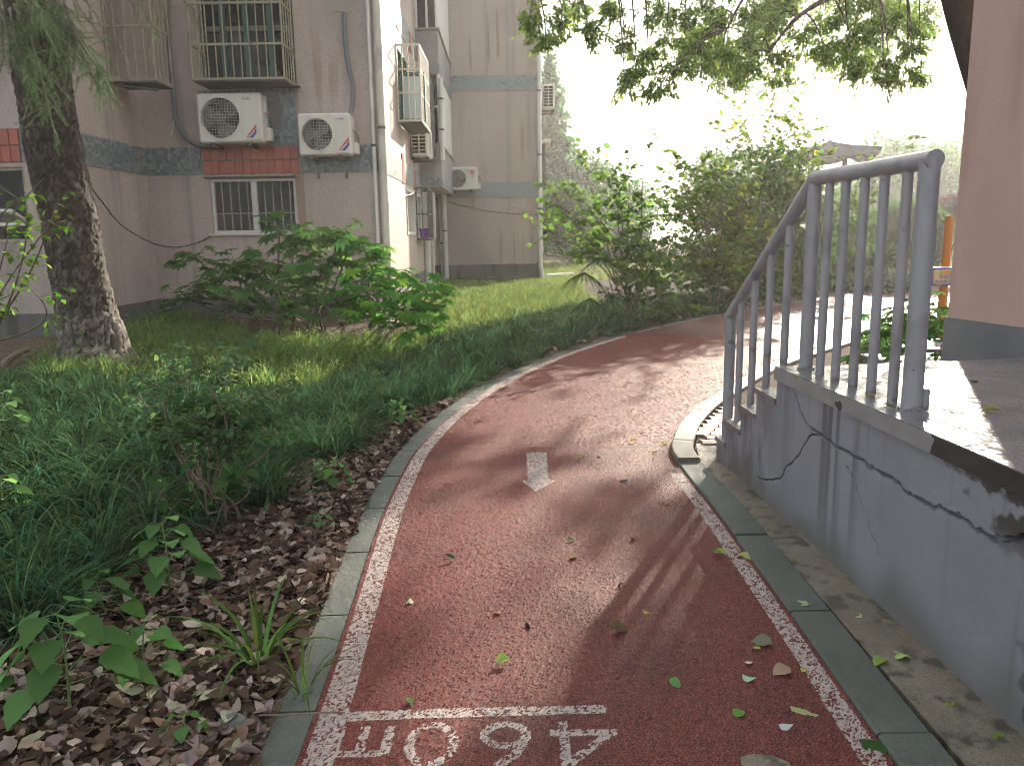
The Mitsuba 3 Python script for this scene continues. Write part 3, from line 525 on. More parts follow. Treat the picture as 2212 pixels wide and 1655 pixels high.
# ------------------------------------------------------------------ air conditioner units
def blade_fan(R, seed=0):
    out = []
    for k in range(3):
        a0 = k * 2 * PI / 3; v, f = [], []
        for i in range(7):
            for j in range(4):
                rr = R * (.25 + .75 * j / 3); an = a0 + i / 6 * 1.35 + .35 * j / 3
                v.append([rr * math.cos(an), .02 + .05 * i / 6, rr * math.sin(an)])
        for i in range(6):
            for j in range(3):
                q = i * 4 + j; f += [[q, q + 1, q + 5], [q, q + 5, q + 4]]
        out.append(mm(v, f))
    return out
def air_con(label, M, w, h, d, R, cx, logo='G', guard=True, vents=False, sticker=True, pipebox=True):
    t = thing('air_conditioner', label, 'air conditioner', None)
    def P(name, m, mt, par=None, **k):
        m = m.copy(); m.apply_transform(M); return obj(name, m, mt, par or t, **k)
    body = mani(cbox(0, w, 0, d, 0, h, .022)) - m3.Manifold.cylinder(.16, R, R, 48).rotate([90, 0, 0]).translate([cx, .12, h * .5])
    P('casing', unmani(body), 'white_casing')
    for b_ in blade_fan(R * .92): b_.apply_translation([cx, .03, h * .5]); P('fan_blade', b_, 'fan_grey')
    well = trimesh.creation.cylinder(R * .998, .004, sections=40); well.apply_transform(trimesh.transformations.rotation_matrix(PI / 2, [1, 0, 0])); well.apply_translation([cx, .115, h * .5]); P('fan_well', well, 'slot_black')
    hub = trimesh.creation.cylinder(R * .28, .07, sections=24); hub.apply_transform(trimesh.transformations.rotation_matrix(PI / 2, [1, 0, 0])); hub.apply_translation([cx, .045, h * .5]); P('fan_hub', hub, 'fan_grey')
    if guard:
        s, k = .04, 0; g = P('fan_guard', unmani(m3.Manifold.cylinder(.012, R + .018, R + .018, 48).rotate([90, 0, 0]) - m3.Manifold.cylinder(.02, R, R, 48).rotate([90, 0, 0]).translate([0, .004, 0])).apply_translation([cx, 0, h * .5]), 'white_casing')
        n = int(R / s)
        for k in range(-n, n + 1):
            c = math.sqrt(max(0, R * R - (k * s) ** 2))
            P('wire', tube([(cx + k * s, -.006, h * .5 - c), (cx + k * s, -.006, h * .5 + c)], .0022, 4), 'white_casing', g); P('wire', tube([(cx - c, -.010, h * .5 + k * s), (cx + c, -.010, h * .5 + k * s)], .0022, 4), 'white_casing', g)
    else:
        g = None
        for q in np.linspace(.25, 1.0, 9): P('fan_ring', tube([(cx + R * q * math.cos(a_), -.004, h * .5 + R * q * math.sin(a_)) for a_ in np.linspace(0, 2 * PI, 33)], .0022, 4, False), 'white_casing')
    sx = cx + R + .045
    if sx < w - .06: P('side_panel', cbox(sx, w - .03, -.010, .004, .03, h - .035, .006), 'white_casing')
    up = trimesh.transformations.rotation_matrix(PI / 2, [1, 0, 0])
    def txt(s, size, x, z, mt, y=-.0105, name='lettering'):
        m = text_mesh(s, size, .002, True); m.apply_transform(up); m.apply_translation([x, y, z]); P(name, m, mt)
    if logo == 'G':
        ring = trimesh.creation.annulus(.007, .014, .003, sections=20); ring.apply_transform(up); ring.apply_translation([sx + .03, -.011, h - .085]); P('logo', ring, 'logo_red'); txt('GREE', .022, sx + .05, h - .096, 'logo_blue')
    elif logo == 'L':
        m = trimesh.creation.cylinder(.052, .004, sections=32); m.apply_transform(up); m.apply_translation([w - .12, -.011, h - .13]); P('logo', m, 'logo_red'); txt('L', .045, w - .133, h - .152, 'sign_white', -.0135); txt('LG', .05, w - .165, h - .26, 'dark_metal')
    if sticker:
        q = lambda pts, mt, y: P('sticker', trimesh.creation.extrude_polygon(Polygon(pts), .002, engine='earcut').apply_transform(up).apply_translation([sx + .045, y, .06]), mt)
        q([(0, 0), (.145, .145), (.145, .19), (0, .02)], 'logo_red', -.0105); q([(.02, 0), (.085, 0), (.145, .07), (.145, .135)], 'logo_blue', -.0107)
        for k, (a_, b_) in enumerate([(.05, .022), (.078, .05), (.106, .078)]): P('sticker', trimesh.creation.extrude_polygon(union_all([LineString([(a_ - .012, b_ - .004), (a_ + .014, b_ + .014)]).buffer(.003), LineString([(a_, b_ + .018), (a_ + .004, b_ - .016)]).buffer(.003)]), .002, engine='earcut').apply_transform(up).apply_translation([sx + .045, -.0125, .06]), 'sign_white')
    if pipebox:
        P('valve_cover', cbox(w - .002, w + .075, d * .45, d * .9, .03, h * .32, .01), 'white_casing'); P('handle', cbox(w - .002, w + .022, d * .35, d * .75, h * .62, h * .86, .008), 'white_casing')
        P('cable', tube(smooth_line([(w + .01, d * .6, h * .62), (w + .06, d * .6, h * .5), (w + .085, d * .62, h * .38), (w + .05, d * .6, h * .3)], 12), .006, 5), 'black_cable')
    if vents:
        for r_ in range(7):
            for c_ in range(2): P('vent_slot', cbox(-.004, .002, .05 + c_ * d * .42, .05 + c_ * d * .42 + d * .34, .06 + r_ * (h - .1) / 7, .06 + (r_ + .72) * (h - .1) / 7, .002), 'slot_black')
    for x in (w * .22, w * .78):
        br = P('bracket', cbox(x - .02, x + .02, .01, d + .12, -.052, -.012, .004), 'dark_metal'); P('bracket_strut', cat_([cbox(x - .018, x + .018, d + .085, d + .12, -.3, -.05, .004)]), 'dark_metal', br)
        P('foot', cbox(x - .03, x + .03, .01, .07, -.014, .004, .003), 'dark_metal')
    return t
def face_front(x, y, z): M = np.eye(4); M[:3, 3] = [x, y, z]; return M
p = at(431, 310, 12.0); air_con('larger white air conditioner unit hung under the big window cage on the left', face_front(p[0], 12.0, p[2]), .92, .685, .32, .278, .325)
p = at(647, 337, 12.0); air_con('smaller white air conditioner unit hung lower, left of the corner drainpipes', face_front(p[0], 12.0, p[2]), .755, .585, .30, .222, .27)
p = at(966, 412, 20.1); air_con('white air conditioner unit with bare fan and round red logo on the set back wall', face_front(p[0], 20.12, p[2]), .74, .55, .30, .215, .255, 'L', guard=False, sticker=False)
M = trimesh.transformations.rotation_matrix(PI / 2, [0, 0, 1]); M[:3, 3] = [XS + .34, 15.55, 2.94]
air_con('air conditioner unit seen end on with black vent slots, on the sunlit side wall', M, .8, .56, .32, .21, .3, None, sticker=False, vents=True)
M = trimesh.transformations.rotation_matrix(PI / 2, [0, 0, 1]); M[:3, 3] = [.82 + .36, 20.9, 4.55]
air_con('air conditioner unit peeping round the far right corner of the block', M, .8, .60, .30, .21, .3, None, sticker=False, vents=True)

# ------------------------------------------------------------------ pipes, hoses, cables
def pipe(label, pts, r, m='pale_pipe', clamps=(), couplings=()):
    t = thing('drainpipe', label, 'drainpipe'); obj('pipe', tube(pts, r, 14), m, t, smooth=40)
    p = np.asarray(pts, float)
    def ring(z, name, k, hgt, mt):
        i = int(np.argmin(abs(p[:, 2] - z))); x, y = np.interp(z, p[::-1, 2], p[::-1, 0]) if p[0, 2] > p[-1, 2] else p[i, 0], p[i, 1]
        obj(name, tube([(x, y, z - hgt), (x, y, z + hgt)], r * k, 14), mt, t, smooth=40)
    for z in clamps: ring(z, 'clamp', 1.12, .018, 'dark_metal')
    for z in couplings: ring(z, 'coupling', 1.14, .07, m)
    return t
pipe('thick pale drainpipe running down the front corner of the building', [(-1.865, 12.32, 9.4), (-1.865, 12.32, .1)], .055, clamps=(5.05, 3.05, 1.2), couplings=(4.15, 1.9))
pipe('thin white drainpipe just left of the thick corner drainpipe', [(-1.995, 12.34, 9.4), (-1.995, 12.34, .1)], .028, 'white_plastic', clamps=(4.9, 2.8))
xq = lambda vx, Y: at(vx, 400, Y)[0]
pipe('white drainpipe bent at its top in the inner corner of the set back wall', smooth_line([(xq(944, 20.3), 20.3, 5.52), (xq(950, 20.3), 20.3, 5.54), (xq(957, 20.3), 20.3, 5.48), (xq(957, 20.3), 20.3, 5.34), (xq(958, 20.3), 20.3, 2.4), (xq(959, 20.3), 20.3, .2)], 30), .06, 'white_plastic', clamps=(4.0, 1.6), couplings=(2.45,))
pipe('slim dirty pipe beside the bent white drainpipe', [(xq(950, 20.4), 20.38, 2.4), (xq(950, 20.4), 20.38, .25)], .035, 'pale_pipe', clamps=(1.3,))
pipe('white drainpipe at the right edge of the set back wall', [(.77, 20.40, 9.4), (.77, 20.40, .7), (.83, 20.36, .25)], .055, 'white_plastic', clamps=(4.9, 3.4, 2.1))
pipe('grey pipe under the enclosed balcony', [(xq(929, 18), 18.0, 2.5), (xq(929, 18), 18.0, .3)], .05, 'pale_pipe', clamps=(1.8,))
pipe('white pipe under the balcony nearest the side wall', [(xq(918, 17.4), 17.4, 1.45), (xq(918, 17.4), 17.4, .3)], .075, 'white_plastic')
pipe('white drainpipe on the front of the enclosed balcony', [(-1.35, 17.0, 4.6), (-1.35, 17.0, 3.0)], .05, 'white_plastic', clamps=(4.2, 3.6))
def hose(name, label, pts, r, m, cat, n=40): obj(name, tube(smooth_line(pts, n), r, 8), m, smooth=40, label=label, cat=cat)
hose('insulated_hose', 'grey wrapped hose curving down the wall to the larger air conditioner', [at(362, 0, 12.33), at(365, 100, 12.33), at(374, 200, 12.33), at(378, 250, 12.33), at(395, 290, 12.33), at(425, 313, 12.3), at(460, 316, 12.2)], .032, 'hose_wrap', 'hose')
hose('insulated_hose', 'grey wrapped hose dropping from the cement patch to the smaller air conditioner', [at(743, 28, 12.34), at(745, 80, 12.33), at(752, 140, 12.33), at(762, 190, 12.33), at(761, 230, 12.3), at(752, 258, 12.25)], .034, 'hose_wrap', 'hose')
hose('drain_hose', 'thin pale drain hose hanging beside the curved grey hose', [at(378, 235, 12.36), at(375, 270, 12.36), at(370, 293, 12.36)], .010, 'pale_pipe', 'hose')
hose('wall_cable', 'thin dark cable sagging from the cedar trunk to the lower window', [at(160, 350, 9.3), at(180, 380, 9.7), at(215, 430, 10.3), at(270, 493, 11.1), at(330, 526, 11.9), at(380, 535, 12.25), at(430, 524, 12.35), at(462, 505, 12.36)], .008, 'black_cable', 'cable')
hose('wall_cable', 'faint cable sagging across the set back wall below the logo unit', [at(935, 425, 20.4), at(1000, 445, 20.45), at(1080, 460, 20.45), at(1166, 464, 20.4)], .008, 'black_cable', 'cable')
hose('wall_cable', 'dark cable on the inner corner beside the bent white drainpipe', [at(938, 150, 20.3), at(939, 260, 20.3), at(944, 410, 20.3)], .016, 'black_cable', 'cable')
hose('wall_cable', 'pale wire sagging below the small cages on the sunlit side wall', [at(836, 405, 13.0), at(860, 423, 13.8), at(885, 421, 14.5), at(897, 412, 15.2)], .006, 'white_plastic', 'cable')
hose('refrigerant_line', 'white pipe loop rising from the logo air conditioner', [at(966, 242, 20.35), at(967, 300, 20.35), at(969, 345, 20.35), at(976, 364, 20.25)], .022, 'white_plastic', 'pipe')
hose('ground_pipe', 'white pipe lying on the lawn at the far corner of the block', [at(1180, 572, 20.9) * [1, 1, 0] + [0, 0, .42], at(1210, 572, 21.2) * [1, 1, 0] + [0, 0, .42], at(1240, 572, 21.4) * [1, 1, 0] + [0, 0, .42]], .05, 'white_plastic', 'pipe')

# ------------------------------------------------------------------ entrance steps, railing, porch wall on the right
S = thing('entrance_steps', 'grey plastered entrance steps with a cracked stained side wall', 'steps')
AX, BX = (1.33, 5.07), (1.53, .5)                      # line of the side wall on the ground
def wx(y): return AX[0] + (AX[1] - y) / (AX[1] - BX[1]) * (BX[0] - AX[0])
prof = [(5.07, -.1), (5.07, .12), (4.89, .12), (4.89, .27), (4.62, .27), (4.62, .42), (4.37, .42), (4.37, .57), (4.08, .57), (4.08, .70), (.5, .70), (.5, -.1)]
def prism(yz, xa, xb):
    """profile in (y, z) swept in x from the slanted wall line + xa to x = xb"""
    m = trimesh.creation.extrude_polygon(Polygon(yz), 1.0, engine='earcut'); v = m.vertices
    x0 = np.array([wx(y) for y in v[:, 0]]) + xa
    m = mm(np.stack([x0 + (xb - x0) * v[:, 2], v[:, 0], v[:, 1]], 1), m.faces); m.merge_vertices()
    return m
body = mani(prism(prof, 0, 2.95))
def z6(x, y): return ((2600 + x * 1.037) * .5486, (1300 + y * 1.037) * .5486)
def on_wall(px, py):
    d = ray(*z6(px, py)); n_ = np.array([AX[1] - BX[1], BX[0] - AX[0], 0.0]); o = np.array([AX[0], AX[1], 0]); return EYE + d * (((o - EYE) @ n_) / (d @ n_))
cracks = [([(515, 250), (525, 285), (540, 320), (548, 345), (575, 372), (600, 395), (640, 425), (665, 436), (690, 452), (715, 462), (760, 490), (790, 515), (830, 540), (860, 555), (890, 572), (920, 600), (950, 625), (985, 640), (1010, 660), (1060, 675), (1110, 700), (1150, 715), (1200, 755), (1250, 785), (1300, 800), (1345, 795), (1372, 790), (1420, 800)], .015),
          ([(600, 393), (570, 398), (550, 430), (530, 470), (505, 495), (475, 520), (462, 560), (430, 568), (400, 570), (370, 555)], .009), ([(535, 318), (552, 350), (560, 385)], .004), ([(735, 480), (738, 510), (730, 535)], .004), ([(705, 510), (728, 545), (745, 590), (760, 650), (785, 710), (800, 765), (822, 815), (835, 850)], .0045)]
rg2 = random.Random(5)
for pts, wd in cracks:
    q = [on_wall(*p_) for p_ in pts]; yz = []
    for k in range(len(q) - 1):
        for t_ in (0, .33, .66): u_ = q[k] + (q[k + 1] - q[k]) * t_; yz.append((u_[1] + rg2.uniform(-.007, .007), u_[2] + rg2.uniform(-.007, .007)))
    yz.append((q[-1][1], q[-1][2])); n_ = len(yz)
    pol = union_all([LineString([yz[k], yz[k + 1]]).buffer(wd * (.55 + .75 * rg2.random()) * (1.25 if len(pts) > 20 and k > 30 else 1) / 2 + .001) for k in range(n_ - 1)]).simplify(.0012)
    if pol.geom_type != 'Polygon': pol = max(pol.geoms, key=lambda g_: g_.area)
    cm = trimesh.creation.extrude_polygon(pol, .5, engine='earcut'); v = cm.vertices.copy()
    v2 = np.stack([np.array([wx(y) for y in v[:, 0]]) - .2 + v[:, 2] * .46, v[:, 0], v[:, 1]], 1)   # 3 cm deep
    cm2 = mm(v2, cm.faces); cm2.merge_vertices(); body = body - mani(cm2)
obj('side_wall', unmani(body), 'steps_plaster', S)
# treads and the platform slab
tread = [(5.07, 4.88, .12), (4.89, 4.61, .27), (4.62, 4.36, .42), (4.37, 4.07, .57)]
def slab(y0, y1, zt, th, over, name, m, xb=2.95):
    P_ = [(wx(y0) - over, y0 + over * .8), (xb, y0 + over * .8), (xb, y1), (wx(y1) - over, y1)]
    a_ = trimesh.creation.extrude_polygon(Polygon(P_), th, engine='earcut'); a_.apply_translation([0, 0, zt - th]); return obj(name, a_, m, S)
for y0, y1, z in tread: slab(y0, y1, z + .03, .03, .012, 'tread', 'wet_terrazzo')
slab(4.08, .5, .762, .064, .014, 'coping', 'steps_coping', 1.58); 
P_ = [(1.582, 4.10), (3.02, 4.29), (3.55, .5), (1.582, .5)]; a_ = trimesh.creation.extrude_polygon(Polygon(P_), .064, engine='earcut'); a_.apply_translation([0, 0, .698]); obj('platform_slab', a_, 'wet_terrazzo', S)
# coping top must shine like the slab: a thin wet skin
P_ = [(wx(4.08) - .010, 4.088), (1.581, 4.088), (1.581, .5), (wx(.5) - .010, .5)]; a_ = trimesh.creation.extrude_polygon(Polygon(P_), .004, engine='earcut'); a_.apply_translation([0, 0, .7625]); obj('coping_top', a_, 'wet_terrazzo', S)
R = thing('handrail', 'grey painted tubular handrail sloping down the entrance steps', 'handrail')
A1, A2, A3 = np.array([1.545, 3.03, 1.70]), np.array([1.485, 3.99, 1.70]), np.array([1.39, 5.05, .935])
def tb(name, a_, b_, r_, sides=20): obj(name, tube([a_, b_], r_, sides), 'rail_paint', R, smooth=40)
e1, e2 = unit(A2 - A1), unit(A3 - A2)
tb('top_rail', A1 - e1 * .034, A2 + e1 * .01, .036); tb('sloping_rail', A2 - e2 * .012, A3 + e2 * .03, .036)
obj('rail_elbow', trimesh.creation.icosphere(3, .0362).apply_translation(A2), 'rail_paint', R, smooth=True)
obj('rail_elbow', trimesh.creation.icosphere(3, .0362).apply_translation(A1), 'rail_paint', R, smooth=True)
tb('newel_post', [A1[0], A1[1], .765], A1 - [0, 0, .0], .0375, 24); tb('newel_post', [A2[0], A2[1], .765], A2, .033, 24); tb('newel_post', [A3[0], A3[1], .15], A3, .033, 24)
for c_, r_ in ((A1, .05), (A2, .043)): obj('base_collar', tube([[c_[0], c_[1], .765], [c_[0], c_[1], .775]], r_, 20), 'rail_paint', R, smooth=40)
obj('base_lug', cbox(A1[0] + .03, A1[0] + .055, A1[1] - .03, A1[1] + .02, .766, .85, .006), 'rail_paint', R)
for y in (3.17, 3.34, 3.50, 3.67, 3.83): q = (y - A1[1]) / (A2[1] - A1[1]); x = A1[0] + (A2[0] - A1[0]) * q; tb('baluster', [x, y, .765], [x, y, 1.69], .0205, 14)
for y in (4.25, 4.47, 4.68, 4.88):
    q = (y - A2[1]) / (A3[1] - A2[1]); c_ = A2 + (A3 - A2) * q; zb = next((z + .03 for y0, y1, z in tread if y1 <= y <= y0), .762); tb('baluster', [c_[0], y, zb], [c_[0], y, c_[2] - .01], .0205, 14)
# porch wall
Wl = thing('porch_wall', 'pink roughcast porch wall with a grey plinth at the right edge', 'wall')
WC = [(2.85, 5.2), (3.97, -1.8), (9, -1.8), (9, 5.2)]
def upright(poly, z0, z1): m = trimesh.creation.extrude_polygon(poly, z1 - z0, engine='earcut'); m.apply_translation([0, 0, z0]); return m
obj('wall', upright(Polygon(WC).buffer(.004), .886, 6.5), 'render_wall', Wl)
obj('plinth', upright(Polygon(WC).buffer(.016, join_style='mitre'), -.05, .886), 'grey_plinth', Wl)
# planter of small tiles with steps of its own
PL = thing('planter', 'low planter faced with small brown tiles behind the handrail', 'planter')
def planter_box(x0, x1, y0, y1, z1):
    obj('core', box(x0 + .012, x1 - .012, y0 + .012, y1 - .012, -.03, z1 - .04), 'grout', PL); obj('rim', cbox(x0 - .01, x1 + .01, y0 - .01, y1 + .01, z1 - .04, z1, .006), 'wet_terrazzo', PL)
    for r_ in range(int((z1 - .04) / .075)):
        for c_ in range(int((x1 - x0) / .062)): obj('brown_tile', cbox(x0 + .062 * c_ + .003, x0 + .062 * c_ + .058, y0, y0 + .013, r_ * .075 + .003, r_ * .075 + .071, .003), 'brown_tile_clay', PL)
painted('brown_tile_clay', (.24, .135, .10), .4, .4)
planter_box(2.74, 3.9, 5.62, 6.2, .50); planter_box(3.05, 4.4, 6.4, 7.0, .50)
# orange post with a notice board
SP = thing('notice_board', 'small yellow notice board with blue border on an orange post beside the porch wall', 'sign')
p0 = at(2050, 480, 8.0); px_, pz_ = p0[0], at(2050, 470, 8.0)[2]
obj('post', tube([(px_, 8.0, -.03), (px_, 8.0, pz_)], .04, 16), 'post_orange', SP, smooth=40); obj('post_cap', tube([(px_, 8.0, pz_), (px_, 8.0, pz_ + .008)], .042, 16), 'post_orange', SP, smooth=40)
a_, b_ = at(2015, 580, 7.92), at(2015, 618, 7.92); x0, z1, z0 = a_[0], a_[2], b_[2]
painted('sign_yellow', (.34, .32, .19), .5, .1)
obj('board_border', cbox(x0, x0 + .46, 7.92, 7.95, z0, z1, .01), 'sign_blue', SP); obj('board', cbox(x0 + .012, x0 + .448, 7.915, 7.93, z0 + .012, z1 - .012, .006), 'sign_yellow', SP); obj('board_top', cbox(x0 - .004, x0 + .464, 7.91, 7.955, z1 + .001, z1 + .012, .003), 'white_plastic', SP)
GL = {'a': [[(0, 7), (10, 7)], [(0, 3), (10, 3)], [(3, 7), (2, 0)], [(7, 7), (7, 0)], [(1, 9), (9, 9)]], 'b': [[(0, 9), (10, 9)], [(5, 10), (5, 5)], [(1, 6), (9, 6)], [(0, 3), (10, 3)], [(3, 5), (1, 0)], [(7, 5), (9, 0)]], 'c': [[(2, 10), (2, 0)], [(0, 7), (4, 7)], [(5, 9), (10, 9)], [(7.5, 10), (7.5, 1)], [(5, 5), (10, 5)], [(5, 1), (10, 1)]], 'd': [[(1, 10), (1, 0)], [(1, 9), (9, 9), (9, 0)], [(1, 5), (9, 5)], [(1, 0), (9, 0)], [(5, 9), (5, 0)]], 'e': [[(3, 10), (3, 5)], [(7, 10), (7, 5)], [(0, 8), (10, 8)], [(0, 5), (10, 5)], [(3, 4), (1, 0)], [(7, 4), (9, 0)]], 'f': [[(5, 10), (0, 5)], [(5, 10), (10, 5)], [(2, 5), (8, 5)], [(5, 7), (5, 0)], [(1, 0), (9, 0)], [(2, 3), (3, 1)], [(8, 3), (7, 1)]]}
def glyphs(s, x, z, h, mt):
    for k, ch in enumerate(s):
        g_ = union_all([LineString([(u * h / 10, w_ * h / 10) for u, w_ in st]).buffer(h * .055) for st in GL[ch]])
        m_ = [trimesh.creation.extrude_polygon(q_, .002, engine='earcut') for q_ in getattr(g_, 'geoms', [g_])]
        m_ = cat_(m_); m_.apply_transform(trimesh.transformations.rotation_matrix(PI / 2, [1, 0, 0])); m_.apply_translation([x + k * h * 1.25, 7.9145, z]); obj('lettering', m_, mt if isinstance(mt, str) else mt[k], SP)
hz = (z1 - z0)
glyphs('fbcd', x0 + .07, z0 + hz * .68, hz * .17, ['sign_green', 'sign_red', 'sign_red', 'sign_blue']); glyphs('abccdf', x0 + .07, z0 + hz * .41, hz * .2, 'logo_blue'); glyphs('eceabc', x0 + .03, z0 + hz * .12, hz * .2, 'logo_blue')

# ------------------------------------------------------------------ plants
def tint(rng, n, base, var=.25, warm=.12):
    b = np.array(base, float); k = rng.uniform(1 - var, 1 + var, (n, 1)); w = rng.uniform(-warm, warm, (n, 1))
    return np.clip(b * k * np.hstack([1 + 1.6 * w, 1 + .3 * w, 1 - w]), .004, .9)
def leaf_parts(holder, name, tpls, P, D, N, S, C, m, most, label_stuff='foliage', quant=5):
    """the MOST leaves nearest the eye as parts of HOLDER, the rest joined"""
    P, D, N, S, C = map(np.asarray, (P, D, N, S, C)); o = np.argsort(((P - EYE) ** 2).sum(1) / S ** 2)
    near, far = o[:most], o[most:]; Ms = matrices(P[near], D[near], N[near], S[near])
    cq = [np.percentile(C, q, axis=0) for q in np.linspace(8, 92, quant)]; cache = {}
    for k, i in enumerate(near):
        t_, c_ = k % len(tpls), int(np.argmin([((C[i] - q) ** 2).sum() for q in cq]))
        if (t_, c_) not in cache: cache[t_, c_] = mikit.ply(mm(*tpls[t_]), solid_leaf(m, cq[c_]), smooth=True)
        put(name, {**cache[t_, c_], 'to_world': T(Ms[k].tolist())}, holder)
    if len(far):
        ms, cs = [], []
        for t_ in range(len(tpls)):
            s = far[t_::len(tpls)]
            if len(s): a_, c_ = scatter(tpls[t_], P[s], D[s], N[s], S[s], C[s]); ms.append(a_); cs.append(c_)
        obj(label_stuff, cat_(ms), m, holder, smooth=True, color=np.vstack(cs), kind='stuff')
def joined(tpls, P, D, N, S, C):
    ms, cs = [], []
    for t_ in range(len(tpls)):
        s = slice(t_, None, len(tpls)); a_, c_ = scatter(tpls[t_], np.asarray(P)[s], np.asarray(D)[s], np.asarray(N)[s], np.asarray(S)[s], np.asarray(C)[s]); ms.append(a_); cs.append(c_)
    return cat_(ms), np.vstack(cs)
def poly_v(pts): q = Polygon(pts); prepare(q); return q
def sample_ground(rng, n, pts, extra=None, lo=None):
    """points on the ground whose place in the photograph lies within the outline"""
    c = np.array([ground_at(*p)[:2] for p in pts]); q = Polygon(c).buffer(0); prepare(q); x0, y0, x1, y1 = q.bounds; out = []
    while len(out) < n:
        xy = rng.uniform([x0, y0], [x1, y1], (n * 2, 2)); xy = xy[contains_xy(q, xy[:, 0], xy[:, 1]) & (left_dist(xy[:, 0], xy[:, 1]) > (.2 if lo is None else lo))]
        out += list(xy)
    out = np.array(out[:n]); return np.c_[out, gz(out[:, 0], out[:, 1])]
def blades(rng, base, per, L0, L1, w, spread, col, droop=(1.2, 2.2), nseg=5, lean0=(.05, .6)):
    """arching grass blades round the base points"""
    n = len(base) * per; B_ = np.repeat(base, per, 0); az = rng.uniform(0, 2 * PI, n); th0 = rng.uniform(*lean0, n); th1 = rng.uniform(*droop, n); L = rng.uniform(L0, L1, n)
    r0 = spread * np.sqrt(rng.uniform(0, 1, n)); h = np.stack([np.cos(az), np.sin(az), 0 * az], -1); side = np.stack([-np.sin(az), np.cos(az), 0 * az], -1)
    p = B_ + h * r0[:, None]; V_ = []
    for i in range(nseg + 1):
        t_ = i / nseg; ww = w * (1 - t_ ** 2.2) + .0004
        V_ += [p - side * ww, p + side * ww]
        th = th0 + (th1 - th0) * t_; p = p + (h * np.sin(th)[:, None] + [0, 0, 1] * np.cos(th)[:, None]) * (L / nseg)[:, None]
    v = np.stack(V_, 1); k = np.arange(nseg); q = np.concatenate([np.stack([2 * k, 2 * k + 1, 2 * k + 3], 1), np.stack([2 * k, 2 * k + 3, 2 * k + 2], 1)])
    f = (q[None] + (np.arange(n) * 2 * (nseg + 1))[:, None, None]).reshape(-1, 3); c = tint(rng, n, col, .6, .22)
    clump = np.repeat(rng.uniform(.75, 1.3, len(base)), per)[:, None]
    return mm(v.reshape(-1, 3), f), np.repeat(c * clump, 2 * (nseg + 1), 0)

# --- ground cover of arching dark grass
rng = np.random.default_rng(11)
LIR = [[(-300, 880), (-100, 830), (0, 830), (250, 830), (330, 850), (600, 880), (700, 860), (800, 820), (940, 740), (1100, 700), (1260, 670), (1430, 690), (1560, 668), (1590, 672), (1450, 698), (1330, 722), (1200, 760), (1080, 815), (1000, 860), (930, 885), (840, 900), (790, 930), (770, 985), (700, 1000), (620, 1000), (600, 1080), (560, 1115), (480, 1120), (420, 1170), (330, 1190), (240, 1250), (160, 1330), (90, 1390), (0, 1400), (-200, 1470), (-420, 1300)]]
cand = sample_ground(rng, 6500, LIR[0]); keep_ = []
tree_ = None
for c_ in cand:                                           # tufts keep their distance, so the bed reads as mounds
    if all((c_[0] - q[0]) ** 2 + (c_[1] - q[1]) ** 2 > .20 ** 2 for q in keep_): keep_.append(c_)
lir = np.array(keep_)
far_strip = []
for s in np.linspace(13.2, 30, 260):
    q = cut(LP, s, s + .1, 2)[0]; far_strip.append([q[0] - rng.uniform(.3, 2.2) * .7, q[1] + rng.uniform(.3, 2.2) * .7])
far_strip = np.array(far_strip); far_strip = far_strip[left_dist(far_strip[:, 0], far_strip[:, 1]) > .22]; lir = np.vstack([lir, np.c_[far_strip, gz(far_strip[:, 0], far_strip[:, 1])]])
dd = np.linalg.norm(lir[:, :2], axis=1); o = np.argsort(dd); lir = lir[o]
COL = (.066, .128, .058)
near_clump = [ground_at(*p) for p in [(690, 985), (560, 1085), (745, 905), (860, 880), (130, 1330), (45, 1300), (40, 1370), (205, 1230)]]
TUFT = ['big dark grass tuft spilling onto the litter left of the track bend', 'dark grass tuft just right of the foreground shrub stem', 'dark grass tuft behind the big spilling one', 'dark grass tuft farthest along the litter beside the bushy weed', 'dark grass tuft at the lower left behind the nettle-like plants', 'dark grass tuft at the left picture edge, upper of two', 'dark grass tuft at the left picture edge, lowest of all', 'dark grass tuft behind the small nettle-like plant']
for k, p in enumerate(near_clump):
    m_, c_ = blades(rng, np.array([p]), 130, .24, .40, .0034, .07, COL); 
    obj('grass_tuft', m_, 'grass_blade', color=c_, label=TUFT[k], cat='grass tuft', group='dark grass tufts along the litter edge')
NN = int((lir[:, 1] < 7.5).sum()); m_, c_ = blades(rng, lir[:NN], 88, .20, .42, .0052, .06, COL, (1.7, 3.0), 5, (.05, .9)); m2, c2 = blades(rng, lir[NN:], 46, .18, .36, .0078, .07, COL, (1.6, 2.8), 4, (.05, .9)); print('tufts', NN, len(lir))
obj('ground_cover_grass', cat_([m_, m2]), 'grass_blade', color=np.vstack([c_, c2]), label='dark green arching ground cover grass filling the bed beside the track', cat='grass', kind='stuff')
# --- paler weeds and lawn
WEED = [(250, 720), (400, 690), (560, 735), (760, 740), (900, 730), (960, 740), (800, 820), (700, 850), (560, 850), (330, 845), (100, 830), (60, 800)]
wd = sample_ground(rng, 520, WEED)
m_, c_ = blades(rng, wd, 34, .10, .26, .0045, .09, (.17, .26, .075), (.7, 2.0), 3)
tp = [ovate(.26, n=2, bend=.2), ovate(.2, n=2, bend=.35)]
Pn = np.repeat(wd, 22, 0) + rng.normal(0, [.10, .10, .0], (len(wd) * 22, 3)); Pn[:, 2] += rng.uniform(.03, .22, len(Pn)); az = rng.uniform(0, 2 * PI, len(Pn))
m2, c2 = joined(tp, Pn, np.stack([np.cos(az), np.sin(az), rng.uniform(-.3, .5, len(Pn))], -1), np.c_[rng.normal(0, .3, (len(Pn), 2)), np.ones(len(Pn))], rng.uniform(.02, .045, len(Pn)), tint(rng, len(Pn), (.17, .26, .085)))
